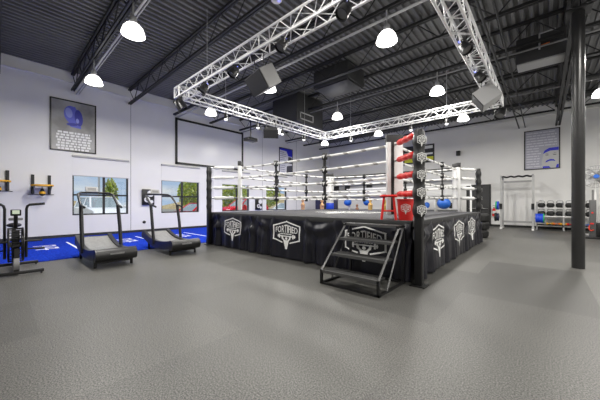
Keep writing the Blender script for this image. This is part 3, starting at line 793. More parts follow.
b = B(); poly_plate(b, [(-0.06, 3.26), (-0.1, 3.6), (-0.04, 3.9), (0.0, 4.15), (0.57, 4.25), (0.57, 3.26)], fy, 0, 0.004); b.build('face_picture', mat('print_skin_grey', (0.5, 0.5, 0.5), 0.5), po, w=True)
M_pb = mat('print_strong_blue', (0.01, 0.015, 0.55), 0.5); M_pc = mat('print_charcoal', (0.07, 0.07, 0.09), 0.5)
b = B(); poly_plate(b, [(-0.04, 4.02), (0.02, 4.2), (0.2, 4.32), (0.57, 4.34), (0.57, 4.17), (0.25, 4.17), (0.08, 4.1)], fy, 0.004, 0.007); b.build('blue_band', M_pb, po, w=True)
b = B(); poly_plate(b, [(0.04, 3.55), (0.1, 3.66), (0.24, 3.72), (0.38, 3.7), (0.46, 3.6), (0.34, 3.63), (0.22, 3.63), (0.12, 3.58)], fy, 0.004, 0.007); b.build('blue_moustache', M_pb, po, w=True)
b = B(); poly_plate(b, [(-0.06, 3.26), (-0.04, 3.36), (0.2, 3.35), (0.26, 3.26)], fy, 0.004, 0.007); b.build('blue_collar', M_pb, po, w=True)
b = B(); poly_plate(b, [(0.46, 3.26), (0.5, 3.42), (0.57, 3.44), (0.57, 3.26)], fy, 0.004, 0.007); b.build('blue_collar', M_pb, po, w=True)
for ex in (0.12, 0.42):
    b = B(); poly_plate(b, ell((ex, 3.95), 0.07, 0.02, 12), fy, 0.004, 0.006); poly_plate(b, [(ex-0.1, 4.0), (ex, 4.05), (ex+0.1, 4.01), (ex, 4.03)], fy, 0.004, 0.006); b.build('eye_picture', M_pc, po, w=True)
# banner behind the post, back wall
po = thing('wall_banner', 'dark wall banner with white and yellow shapes behind the near post', 'banner', (-6.3, YB, 4.2))
B().b2(-7.6, -5.5, YB-0.03, YB, 4.15, 5.4).build('print', M_dark, po, w=True)
b = B(); b.b2(-6.2, -5.6, YB-0.034, YB-0.03, 5.1, 5.3); b.b2(-7.5, -6.6, YB-0.034, YB-0.03, 4.75, 4.95); b.b2(-6.2, -5.6, YB-0.034, YB-0.03, 4.7, 4.82); b.build('white_panel', M_logo, po, w=True)
for xa, xb, za, zb in ((-6.1, -5.56, 4.3, 4.55), (-7.5, -6.7, 4.25, 4.5)): B().b2(xa, xb, YB-0.034, YB-0.03, za, zb).build('yellow_panel', mat('print_lime', (0.62, 0.62, 0.02), 0.5), po, w=True)

# ------------------------------------------------------------------ curved treadmills
def treadmill(loc, label):
    t = thing('treadmill', label, 'treadmill', loc, group='curved treadmills facing the windows')
    def top(x):                      # x from 0 (rear) to -1.75 (front)
        u = -x/2.0; return 0.27+0.62*(u-0.42)**2*(0.75 if u < 0.42 else 1.15)
    xs = [-2.0*i/20 for i in range(21)]
    for s_ in (-1, 1):
        poly = [(x, top(x)+0.05) for x in xs]+[(x, max(0.1, top(x)-0.16)) for x in reversed(xs)]
        B().prism(poly, lambda p_, k: Vector((p_[0], s_*(0.3+0.09*k), p_[1]))).build('side_rail', M_black, t)
    b = B()
    for i in range(46):
        x = -0.03-1.94*i/46; x2 = x-1.94/46*0.86
        b.add([(x, -0.3, top(x)), (x2, -0.3, top(x2)), (x2, 0.3, top(x2)), (x, 0.3, top(x)), (x, -0.3, top(x)-0.03), (x2, -0.3, top(x2)-0.03), (x2, 0.3, top(x2)-0.03), (x, 0.3, top(x)-0.03)],
              [(0, 1, 2, 3), (7, 6, 5, 4), (0, 3, 7, 4), (1, 5, 6, 2), (0, 4, 5, 1), (3, 2, 6, 7)])
    b.build('running_belt', M_belt, t)
    B().cyl((0.0, -0.385, 0.27), (0.0, 0.385, 0.27), 0.135, 20).build('rear_cover', M_black, t)
    B().cyl((-1.99, -0.385, 0.4), (-1.99, 0.385, 0.4), 0.1, 20).build('front_cover', M_black, t)
    B().box((0.125, 0, 0.3), (0.03, 0.26, 0.03)).build('nameplate', M_grey, t)
    for x in (-0.12, -1.6):
        for y in (-0.34, 0.34): B().cyl((x, y, 0.0), (x, y, 0.2), 0.028, 10).build('foot', M_black, t)
    B().b2(-1.65, -0.1, -0.02, 0.02, 0.09, 0.13).b2(-0.15, -0.11, -0.34, 0.34, 0.08, 0.12).build('under_frame', M_black, t)
    for s_ in (-1, 1):
        B().tube([(-1.08, s_*0.39, 0.2), (-1.2, s_*0.39, 0.8), (-1.33, s_*0.38, 1.32)], 0.042, 10).build('upright', M_black, t)
        B().tube([(-1.33, s_*0.38, 1.32), (-1.12, s_*0.38, 1.30), (-1.0, s_*0.37, 1.27)], 0.026, 8).build('grip', M_rubber, t)
    hp = [(-1.33, -0.38, 1.32), (-1.52, -0.38, 1.44), (-1.76, -0.37, 1.6), (-1.84, -0.3, 1.645), (-1.85, 0, 1.65), (-1.84, 0.3, 1.645), (-1.76, 0.37, 1.6), (-1.52, 0.38, 1.44), (-1.33, 0.38, 1.32)]
    B().tube(hp, 0.03, 10).build('handlebar', M_black, t)
    con = B().box((-1.83, -0.08, 1.73), (0.05, 0.26, 0.15), (0, R(-25), 0), 0.012).build('console', M_lgrey, t)
    B().box((-1.807, -0.08, 1.735), (0.012, 0.18, 0.08), (0, R(-25), 0)).build('display', M_grey, con)
    return t
t1 = treadmill((-6.95, 1.73, 0), 'black curved treadmill with grey belt nearest the air bike')
dup(t1, (-7.2, 3.38, 0), label='black curved treadmill with grey belt nearest the ring')

# ------------------------------------------------------------------ air bike
ab = thing('air_bike', 'black upright air bike with fan wheel at the left edge of the turf', 'exercise bike', (-7.95, 0.25, 0))
for x in (0.52, -0.62): B().b2(x-0.03, x+0.03, -0.38, 0.38, 0.025, 0.085, 0.01).build('stabilizer', M_black, ab)
b = B()
for y in (-0.34, 0.34):
    for x in (0.52, -0.62): B().cyl((x-0.04, y, 0.015), (x+0.04, y, 0.015), 0.016, 8).build('foot', M_rubber, ab)
B().b2(-0.62, 0.52, -0.035, 0.035, 0.07, 0.15).build('base_beam', M_black, ab)
b = B()
for y in (-0.1, 0.1): b.tube([(0.1+0.33*math.cos(2*PI*i/28), y, 0.55+0.33*math.sin(2*PI*i/28)) for i in range(28)], 0.014, 6, True)
for i in range(28):
    a = 2*PI*i/28; b.cyl((0.1+0.33*math.cos(a), -0.1, 0.55+0.33*math.sin(a)), (0.1+0.33*math.cos(a), 0.1, 0.55+0.33*math.sin(a)), 0.006, 5)
    for y in (-0.1, 0.1): b.cyl((0.1, y, 0.55), (0.1+0.33*math.cos(a), y, 0.55+0.33*math.sin(a)), 0.004, 4)
b.build('fan_cage', M_black, ab)
b = B()
for i in range(10):
    a = 2*PI*i/10; m = Matrix.Rotation(-a, 3, 'Y')
    b.box(Vector((0.1, 0, 0.55))+m @ Vector((0.17, 0, 0)), (0.26, 0.12, 0.006), m @ Matrix.Rotation(R(25), 3, 'X'))
b.cyl((0.1, -0.08, 0.55), (0.1, 0.08, 0.55), 0.05, 14)
b.build('fan', M_dark, ab)
B().cyl((0.42, -0.04, 0.2), (0.42, 0.04, 0.2), 0.13, 24).build('drive_cover', M_grey, ab)
for s_ in (-1, 1): B().lathe([(0.001, 0.0), (0.16, 0.0), (0.19, -0.015), (0.2, -0.03), (0.001, -0.03)], (0.1, s_*0.115, 0.55), 28, (0, s_, 0), cap=False).build('fan_cover', M_black, ab)
B().b2(0.3, 0.46, -0.03, 0.03, 0.1, 0.5).build('front_fork', M_rubber, ab)
for s_ in (-1, 1):
    ar = B().tube([(0.1, s_*0.15, 0.28), (0.12, s_*0.15, 0.7), (0.16, s_*0.15, 1.26), (0.17, s_*0.165, 1.32), (0.17, s_*0.2, 1.345)], 0.022, 8).build('handle_arm', M_black, ab)
    B().cyl((0.17, s_*0.19, 1.345), (0.17, s_*0.42, 1.37), 0.026, 10).build('grip', M_rubber, ar)
    B().cyl((-0.1, s_*0.12, 0.42), (-0.1, s_*0.3, 0.42), 0.014, 8).b2(-0.15, -0.05, s_*0.36-0.08, s_*0.36+0.08, 0.4, 0.43).build('pedal', M_rubber, ab)
    B().cyl((0.22, s_*0.1, 0.62), (0.22, s_*0.38, 0.62), 0.02, 8).build('foot_peg', M_rubber, ab)
B().cyl((0.1, 0, 0.88), (0.2, 0, 1.12), 0.03, 10).build('console_post', M_black, ab)
con = B().box((0.2, 0, 1.19), (0.06, 0.15, 0.12), (0, R(20), 0), 0.012).build('console', M_black, ab)
B().box((0.235, 0, 1.2), (0.012, 0.1, 0.07), (0, R(20), 0)).build('display', M_scr, con)
B().box((0.16, 0, 1.06), (0.06, 0.2, 0.05), None, 0.015).build('bracket', M_grey, ab)
B().cyl((-0.5, 0, 0.12), (-0.58, 0, 0.86), 0.03, 10).build('seat_post', M_black, ab)
B().ball((-0.6, 0, 0.9), 0.13, 16, 8, (1.1, 0.9, 0.4)).build('seat', M_rubber, ab)

# ------------------------------------------------------------------ speed bag platforms on the left wall
def speedbag(loc, label):
    t = thing('speed_bag_platform', label, 'speed bag platform', loc, group='speed bag platforms on the left wall')
    for y in (-0.23, 0.23):
        B().b2(0.0, 0.05, y-0.045, y+0.045, -0.3, 0.42).build('wall_rail', M_black, t)
        B().cyl((0.03, y, -0.3), (0.62, y, -0.03), 0.022, 6).build('brace', M_black, t)
        B().b2(0.03, 0.68, y-0.02, y+0.02, -0.04, -0.01).build('arm', M_black, t)
    pl = B().cyl((0.42, 0, -0.01), (0.42, 0, 0.03), 0.30, 36).build('drum_board', M_grey, t)
    B().lathe([(0.3, -0.02), (0.315, -0.02), (0.315, 0.035), (0.3, 0.035)], (0.42, 0, 0), 36, cap=False).build('yellow_rim', M_yellow, pl)
    B().cyl((0.42, 0, -0.01), (0.42, 0, -0.1), 0.02, 10).build('swivel', M_steel, t)
    bg = B().lathe([(0.012, -0.08), (0.03, -0.11), (0.075, -0.2), (0.09, -0.28), (0.07, -0.35), (0.002, -0.39)], (0.42, 0, 0), 18, cap=False).build('speed_bag', M_rubber, t)
    B().lathe([(0.077, -0.21), (0.092, -0.25), (0.093, -0.285), (0.0915, -0.3)], (0.42, 0, 0), 18, cap=False).build('yellow_band', M_yellow, bg)
    B().b2(0.0, 0.03, -0.36, 0.36, -0.33, -0.31).build('lower_bar', M_black, t)
    return t
s1 = speedbag((XL, 1.12, 2.02), 'yellow rimmed speed bag platform with hanging bag beside the glove poster')
dup(s1, (XL, 0.02, 2.12), label='yellow rimmed speed bag platform at the left edge above the air bike')
# boxing target panels
def target(loc, label):
    t = thing('punch_target', label, 'wall pad', loc, group='square wall pads between the windows')
    B().b2(0, 0.1, -0.27, 0.27, -0.38, 0.38, 0.02).build('board', M_black, t)
    b = B()
    for (y, z, r_) in ((0.09, 0.17, 0.15), (-0.06, -0.12, 0.13), (0.13, -0.22, 0.08)): b.cyl((0.1, y, z), (0.125, y, z), r_, 20)
    b.build('pad', M_offwhite, t)
    B().cyl((0.125, -0.06, -0.12), (0.132, -0.06, -0.12), 0.07, 16).build('pad_centre', M_grey, t)
    return t
t_ = target((XL, 4.85, 1.66), 'black square wall pad with round white targets between first two windows')
dup(t_, (XL, 11.65, 1.3), label='black square wall pad with white target seen through the ring ropes')
o = B().cyl((XL, 4.69, 0.47), (XL+0.03, 4.69, 0.47), 0.07, 16).build('outlet_box', M_black); tag(o, 'small round black cover low on the left wall between windows', 'wall fitting')

# ------------------------------------------------------------------ tyres behind the ring corner
tyr = None
for k, d_ in enumerate(('bottom', 'middle', 'top')):
    loc = (-2.02+0.03*k, 12.95, 0.32*k)
    if tyr is None:
        tyr = thing('tyre', 'x', 'tyre', loc, group='tyres stacked behind the ring')
        B().lathe([(0.22, 0.02), (0.29, 0.0), (0.36, 0.02), (0.385, 0.07), (0.385, 0.25), (0.36, 0.3), (0.29, 0.32), (0.22, 0.3), (0.2, 0.26), (0.26, 0.22), (0.3, 0.16), (0.26, 0.1), (0.2, 0.06), (0.22, 0.02)], n=32, cap=False).build('casing', M_rubber, tyr)
        b = B()
        for i in range(36):
            a = 2*PI*i/36; b.box((0.387*math.cos(a), 0.387*math.sin(a), 0.16), (0.012, 0.035, 0.17), (0, 0, a))
        b.build('tread', M_rubber, tyr); o = tyr
    else: o = dup(tyr, loc)
    o['label'] = 'black rubber tyre at the %s of the stack beside the far ring corner' % d_

# ------------------------------------------------------------------ rack, plates, dumbbell shelves, fan, trainer on the right
rk = thing('squat_rack', 'pale steel squat rack with wavy pull-up bar against the back wall', 'squat rack', (-1.07, 18.4, 0))
for x in (-1.72, -0.42):
    for y in (18.1, 19.0):
        u_ = B().b2(x-0.04, x+0.04, y-0.04, y+0.04, 0.0, 2.85).build('upright', M_lgrey if y < 18.5 else M_lgrey, rk, w=True)
    B().b2(x-0.05, x+0.05, 17.95, 19.15, 0.0, 0.07).build('foot', M_offwhite, rk, w=True)
    B().b2(x-0.04, x+0.04, 18.1, 19.0, 2.72, 2.8).build('side_beam', M_lgrey, rk, w=True)
    B().b2(x-0.06, x+0.06, 18.0, 18.08, 1.05, 1.35).build('j_hook', M_black, rk, w=True)
B().tube([(-1.72+1.3*i/40, 18.1, 2.76+0.02*math.sin(i/40*8*PI)) for i in range(41)], 0.045, 8).build('pull_up_bar', M_black, rk, w=True)
for z_ in (2.5, 0.3): B().b2(-1.72, -0.42, 18.97, 19.03, z_, z_+0.1).build('rear_beam', M_lgrey, rk, w=True)
for s_, xs_ in ((-1, -1.76), (1, -0.38)):
    B().cyl((xs_, 18.15, 0.62 if s_ > 0 else 0.62), (xs_+s_*0.52, 18.15, 0.62), 0.025, 10).build('storage_peg', M_steel, rk, w=True)
B().cyl((-1.76, 18.15, 1.25), (-2.1, 18.15, 1.25), 0.025, 10).build('storage_peg', M_steel, rk, w=True)
def plate(loc, r_, th, m, label):
    t = thing('bumper_plate', label, 'weight plate', loc, group='bumper plates on the rack pegs')
    B().lathe([(0.03, 0), (r_*0.6, 0.0), (r_*0.65, -0.004), (r_*0.98, -0.004), (r_, 0.01), (r_, th-0.01), (r_*0.98, th), (0.03, th), (0.03, 0)], (0, 0, 0), 32, (1, 0, 0), cap=False).build('disc', m, t)
    B().lathe([(0.026, -0.003), (0.055, -0.003), (0.055, th+0.004), (0.026, th+0.004), (0.026, -0.003)], (0, 0, 0), 20, (1, 0, 0), cap=False).build('hub', M_steel, t)
plate((-0.32, 18.15, 0.62), 0.225, 0.09, M_blue, 'blue bumper plate nearest the upright on the right side of the rack')
plate((-0.225, 18.15, 0.62), 0.225, 0.09, M_blue, 'middle blue bumper plate on the right side of the rack')
plate((-0.13, 18.15, 0.62), 0.225, 0.09, M_blue, 'outer blue bumper plate beside the green one')
plate((-0.035, 18.15, 0.62), 0.225, 0.05, M_green, 'green bumper plate outermost on the right side of the rack')
plate((-1.89, 18.15, 1.25), 0.225, 0.08, M_blue, 'blue bumper plate on the upper left peg of the rack')
plate((-1.96, 18.15, 1.25), 0.225, 0.06, M_green, 'green bumper plate on the upper left peg of the rack')
plate((-1.9, 18.15, 0.62), 0.2, 0.09, M_navy, 'dark blue bumper plate on the lower left peg of the rack')
plate((-2.0, 18.15, 0.62), 0.225, 0.08, M_rubber, 'black bumper plate on the lower left peg of the rack')
t = thing('kettlebell', 'red and white striped weight hung left of the squat rack', 'weight', (-2.12, 18.0, 0.72)) if 0 else None
fe = thing('fire_extinguisher', 'red extinguisher with white label on the back wall by the door', 'fire extinguisher', (-2.2, YB-0.1, 0.6))
B().lathe([(0.001, 0), (0.085, 0.0), (0.09, 0.02), (0.09, 0.36), (0.06, 0.43), (0.025, 0.46), (0.025, 0.5), (0.001, 0.5)], n=20, cap=False).build('cylinder', M_red, fe)
B().lathe([(0.092, 0.16), (0.092, 0.32)], n=20, cap=False).build('label_band', M_white, fe)
B().b2(-0.02, 0.02, -0.09, 0.03, 0.5, 0.54).build('handle', M_black, fe)
B().b2(-0.06, 0.06, 0.06, 0.1, 0.1, 0.45).build('bracket', M_red, fe)

dr = thing('dumbbell_rack', 'three-tier black storage rack of weights along the back wall behind the column', 'weight rack', (0.7, 18.95, 0))
for x in (-0.28, 0.72, 1.72):
    B().b2(x-0.03, x+0.03, 18.75, 18.81, 0, 1.3).b2(x-0.03, x+0.03, 19.3, 19.36, 0, 1.45).b2(x-0.03, x+0.03, 18.6, 19.4, 0, 0.06).build('upright', M_lgrey if x > 0 else M_lgrey, dr, w=True)
SHZ = [(1.14, 18.85), (0.72, 18.8), (0.28, 18.75)]
for z, y in SHZ: B().b2(-0.28, 1.72, y-0.08, 19.32, z-0.05, z, 0.006).build('shelf', M_offwhite if z > 0.5 else M_black, dr, w=True)
def kettle(loc, label):
    t = thing('kettlebell', label, 'kettlebell', loc, group='kettlebells on the rack shelves')
    B().lathe([(0.001, 0), (0.085, 0.0), (0.13, 0.05), (0.145, 0.11), (0.13, 0.18), (0.09, 0.215), (0.001, 0.225)], n=20, cap=False).build('bell', M_rubber, t)
    B().tube([(-0.085, 0, 0.19), (-0.11, 0, 0.26), (-0.08, 0, 0.315), (0, 0, 0.325), (0.08, 0, 0.315), (0.11, 0, 0.26), (0.085, 0, 0.19)], 0.02, 8).build('handle', M_steel, t)
    t.scale = (1.1, 1.1, 1.1)
    return t
kb = None
for r_, (z, y) in enumerate(SHZ[:2]):
    for i in range(6):
        x = -0.1+0.345*i
        lab = 'black kettlebell with steel handle, %s from the left on the %s shelf' % (['first', 'second', 'third', 'fourth', 'fifth', 'sixth'][i], ['top', 'middle'][r_])
        if kb is None: kb = kettle((x, y+0.08, z), lab)
        else: dup(kb, (x, y+0.08, z), label=lab)
def dumb(loc, m, label):
    t = thing('dumbbell', label, 'dumbbell', loc, (0, 0, R(12)), 'coloured dumbbells on the lowest shelf')
    B().cyl((-0.1, 0, 0.055), (0.1, 0, 0.055), 0.017, 10).build('grip', m, t)
    for s_ in (-1, 1): B().cyl((s_*0.07, 0, 0.055), (s_*0.14, 0, 0.055), 0.06, 6).build('head', m, t)
cols = [('yellow', M_yellow), ('orange', M_orange), ('yellow', M_yellow), ('red', M_redpaint), ('pale blue', mat('pale_blue', (0.25, 0.35, 0.6), 0.4)), ('blue', M_bluebag)]
pos_ = ['leftmost', 'second from the left', 'third from the left', 'fourth from the left', 'fifth from the left', 'sixth from the left']
for i, (cn, m) in enumerate(cols): dumb((0.22+0.25*i, 18.76, 0.28), m, 'small %s dumbbell, %s on the lowest rack shelf' % (cn, pos_[i]))
fn_ = thing('pedestal_fan', 'large round caged fan with blue hub on a tall stand at the right edge', 'fan', (1.63, 17.0, 0))
b = B(); fc = Vector((0, -0.1, 2.5))
for rr in (0.15, 0.3, 0.46):
    for yy in (-0.08, 0.08): b.tube([(fc.x+rr*math.cos(2*PI*i/32), fc.y+yy, fc.z+rr*math.sin(2*PI*i/32)) for i in range(32)], 0.008, 5, True)
for i in range(32):
    a = 2*PI*i/32
    for yy in (-0.08, 0.08): b.cyl((fc.x, fc.y+yy*1.2, fc.z), (fc.x+0.46*math.cos(a), fc.y+yy, fc.z+0.46*math.sin(a)), 0.004, 4)
    b.cyl((fc.x+0.46*math.cos(a), fc.y-0.08, fc.z+0.46*math.sin(a)), (fc.x+0.46*math.cos(a), fc.y+0.08, fc.z+0.46*math.sin(a)), 0.005, 4)
b.build('cage', M_lgrey, fn_)
b = B()
for i in range(4):
    a = PI/4+PI/2*i; m = Matrix.Rotation(-a, 3, 'Y'); b.box(fc+m @ Vector((0.24, 0, 0)), (0.34, 0.012, 0.24), m @ Matrix.Rotation(R(25), 3, 'X'), 0.005)
b.build('blades', M_steel, fn_)
B().cyl((fc.x, fc.y-0.13, fc.z), (fc.x, fc.y-0.09, fc.z), 0.085, 20).build('hub', M_bluebag, fn_)
B().cyl((0, 0.0, 0.05), (0, 0.0, 2.5), 0.035, 12).build('pole', M_offwhite, fn_)
B().cyl((0, -0.05, 2.5), (0, 0.25, 2.5), 0.1, 16).build('motor', M_grey, fn_)
B().cyl((0, 0, 0), (0, 0, 0.05), 0.3, 28).build('base', M_lgrey, fn_)
tr = thing('rope_trainer', 'grey upright exercise machine with red fittings beside the weight rack', 'exercise machine', (1.42, 15.6, 0))
B().b2(-0.09, 0.09, -0.1, 0.1, 0.06, 1.5, 0.01).build('column', mat('machine_grey', (0.09, 0.09, 0.09), 0.5), tr)
B().b2(-0.3, 0.32, -0.35, 0.35, 0.0, 0.07, 0.01).build('base', M_black, tr)
B().b2(0.1, 0.34, -0.14, 0.14, 0.07, 0.62, 0.02).build('resistance_box', M_black, tr)
B().cyl((-0.02, -0.1, 1.0), (-0.02, -0.13, 1.0), 0.03, 14).build('red_fitting', M_redpaint, tr); B().b2(-0.08, 0.02, -0.13, -0.1, 0.55, 0.6).build('red_fitting', M_redpaint, tr)
B().tube([(-0.1, -0.12, 0.5), (-0.11, -0.13, 0.36), (-0.06, -0.13, 0.3), (0.02, -0.13, 0.34)], 0.022, 8).build('red_rope', mat('red_rope', (0.6, 0.04, 0.01), 0.6), tr)
B().cyl((0, 0, 1.5), (0.0, -0.05, 1.9), 0.03, 8).build('mast', M_grey, tr)

# ------------------------------------------------------------------ far side of the ring: wall unit, dummies, bags
wu = thing('wall_storage_unit', 'long white wall unit with black top rail behind the ring on the back wall', 'storage unit', (-8.5, YB, 0))
ux0, ux1 = -13.4, -4.1
B().b2(ux0, ux1, YB-0.35, YB, 3.44, 3.62).build('top_rail', M_black, wu, w=True)
B().b2(ux0, ux1, YB-0.3, YB, 2.84, 3.4).b2(ux0, ux1, YB-0.3, YB, 1.86, 2.42).build('panel', M_white, wu, w=True)
B().b2(ux0, ux1, YB-0.1, YB, 2.42, 2.84).build('recess', M_lgrey, wu, w=True)
for x in (-13.3, -12.2, -10.2, -8.0, -6.2): B().b2(x-0.2, x+0.2, YB-0.28, YB-0.1, 2.44, 2.82).build('bracket', M_black, wu, w=True)
for x in (ux0+0.1, -10.3, -7.2, ux1-0.1): B().b2(x-0.06, x+0.06, YB-0.3, YB-0.18, 0, 1.88).build('leg', M_white, wu, w=True)
B().b2(ux0, ux1, YB-0.5, YB-0.0, 0.84, 0.92).build('shelf', M_lgrey, wu, w=True)

def dummy(loc, s_, label, m=M_tan):
    t = thing('torso_dummy', label, 'training dummy', loc, (0, 0, R(-40)), 'torso training dummies behind the ring')
    B().lathe([(0.001, 0), (0.28, 0.0), (0.3, 0.06), (0.3, 0.32), (0.22, 0.42), (0.1, 0.46), (0.001, 0.46)], n=24, cap=False).build('base', M_black, t)
    B().cyl((0, 0, 0.44), (0, 0, 0.95), 0.06, 12).build('pole', M_black, t)
    pr = [(0.14, 0.86, 0.9), (0.16, 0.95, 0.9), (0.155, 1.06, 0.85), (0.18, 1.2, 0.8), (0.215, 1.33, 0.72), (0.225, 1.4, 0.66), (0.19, 1.46, 0.6), (0.09, 1.5, 0.9), (0.062, 1.53, 1), (0.062, 1.57, 1), (0.08, 1.61, 1.15), (0.092, 1.67, 1.2), (0.09, 1.73, 1.2), (0.065, 1.79, 1.2), (0.01, 1.82, 1.1)]
    b = B(); n = 20
    for r_, z, k in pr:
        for j in range(n):
            a = 2*PI*j/n; b.v.append((r_*math.cos(a), r_*k*math.sin(a), z))
    for i in range(len(pr)-1):
        for j in range(n): b.f.append((i*n+j, i*n+(j+1) % n, (i+1)*n+(j+1) % n, (i+1)*n+j))
    b.f += [tuple(range(n))[::-1], tuple(range((len(pr)-1)*n, len(pr)*n))]
    for s2 in (-1, 1): b.ball((s2*0.215, 0, 1.36), 0.085, 12, 8, (1, 1, 1.15))
    b.ball((0, -0.11, 1.67), 0.022, 8, 6, (0.8, 1, 1.5))
    for s2 in (-1, 1): b.ball((s2*0.09, 0, 1.68), 0.022, 8, 6, (0.5, 0.8, 1.5))
    b.build('torso', m, t)
    t.scale = (s_, s_, s_)
    return t
d0 = dummy((-12.3, 14.0, 0), 0.92, 'tan torso dummy nearest the left wall behind the ring')
dd = [((-10.95, 14.4, 0), 'tan torso dummy in front of the navy mat behind the ring', 0.9), ((-8.3, 16.0, 0), 'golden torso dummy behind the ring just left of the red stool', 0.92), ((-7.3, 16.0, 0), 'dark golden torso dummy seen between the legs of the red stool', 0.88), ((-9.26, 16.0, 0), 'short brown torso dummy between the two round blue bags', 0.72)]
for l_, lab, s_ in dd:
    o = dup(d0, l_, label=lab); o.scale = (s_, s_, s_)
M_gold = mat('golden_rubber', (0.6, 0.38, 0.12), 0.5); M_gold2 = mat('dark_golden_rubber', (0.42, 0.27, 0.05), 0.5); M_brown = mat('brown_rubber', (0.28, 0.14, 0.08), 0.5)
nm = thing('crash_mat', 'navy crash mat standing upright in the far left corner behind the ring', 'mat', (-12.2, 16.6, 0), (0, 0, R(20)))
B().b2(-0.85, 0.85, -0.15, 0.15, 0.0, 1.68, 0.04).build('cover', M_navy, nm)
for x in (-0.45, 0.45): B().b2(x-0.05, x+0.05, -0.17, -0.15, 0.5, 1.3).build('strap', M_black, nm)
def ballbag(loc, r_, hang, label, m=M_bluebag):
    t = thing('round_punch_bag', label, 'punch bag', loc, group='round blue punch bags behind the ring')
    B().ball((0, 0, 0), r_, 22, 14, (1, 1, 0.92)).build('bag', m, t)
    B().lathe([(r_*0.35, r_*0.84), (r_*0.2, r_*1.02), (0.02, r_*1.15)], (0, 0, 0), 16).build('collar', M_black, t)
    B().cyl((0, 0, r_*1.1), (0, 0, hang-loc[2]), 0.012, 6).build('chain', M_steel, t)
rig = thing('bag_rig', 'white steel frame carrying the round punch bags behind the ring', 'bag rig', (-6.6, 16.9, 0))
B().b2(-10.4, -2.9, 16.83, 16.91, 2.3, 2.4).build('cross_beam', M_white, rig, w=True)
for x in (-10.4, -6.6, -2.9):
    B().b2(x-0.04, x+0.04, 16.83, 16.91, 0, 2.3).b2(x-0.04, x+0.04, 16.5, 17.3, 0, 0.06).build('leg', M_white, rig, w=True)
ballbag((-10.35+0.0, 16.6, 1.42), 0.27, 2.35, 'round blue punch bag farthest left, right of the blue cushion')
ballbag((-9.0, 16.87, 1.44), 0.25, 2.32, 'round blue punch bag just left of the golden dummy')
ballbag((-4.05, 16.2, 1.36), 0.34, 2.32, 'largest round blue punch bag, right of the near post')
B().b2(-4.09, -4.01, 16.1, 16.9, 2.3, 2.36).b2(-10.39, -10.31, 16.5, 16.9, 2.3, 2.36).build('arm', M_white, rig, w=True)
# low storage shelf right of the near post
sh = thing('storage_shelf', 'low white storage shelf behind the right ropes of the ring', 'shelf', (-5.0, 18.4, 0))
for x in (-6.3, -5.05, -3.75): B().b2(x-0.03, x+0.03, 18.15, 18.75, 0, 1.7).build('upright', M_white, sh, w=True)
for z in (0.45, 1.0, 1.62): B().b2(-6.3, -3.75, 18.15, 18.75, z, z+0.05).build('board', M_white, sh, w=True)
mb = None
for i, (x, z, r_, m, cn) in enumerate(((-6.0, 1.05, 0.19, M_rubber, 'black'), (-5.6, 1.05, 0.19, M_bluebag, 'blue'), (-4.7, 1.05, 0.19, M_grey, 'grey'), (-4.2, 1.05, 0.17, M_rubber, 'black'))):
    lab = '%s medicine ball on the white shelf, %s' % (cn, ['at its left end', 'second from the left', 'third from the left', 'at its right end'][i])
    o = B().ball((0, 0, r_), r_, 18, 12).build('medicine_ball', m); o.location = (x, 18.42, z); tag(o, lab, 'medicine ball', 'medicine balls on the white shelf')

# recolour dummies (own torso meshes)
for nmk, m in (('golden torso dummy behind', M_gold), ('dark golden', M_gold2), ('short brown', M_brown)):
    for o in list(C.objects):
        if o.get('label', '').startswith(nmk):
            for ch in o.children:
                if ch.name.startswith('torso'):
                    ch.data = ch.data.copy(); ch.data.materials[0] = m

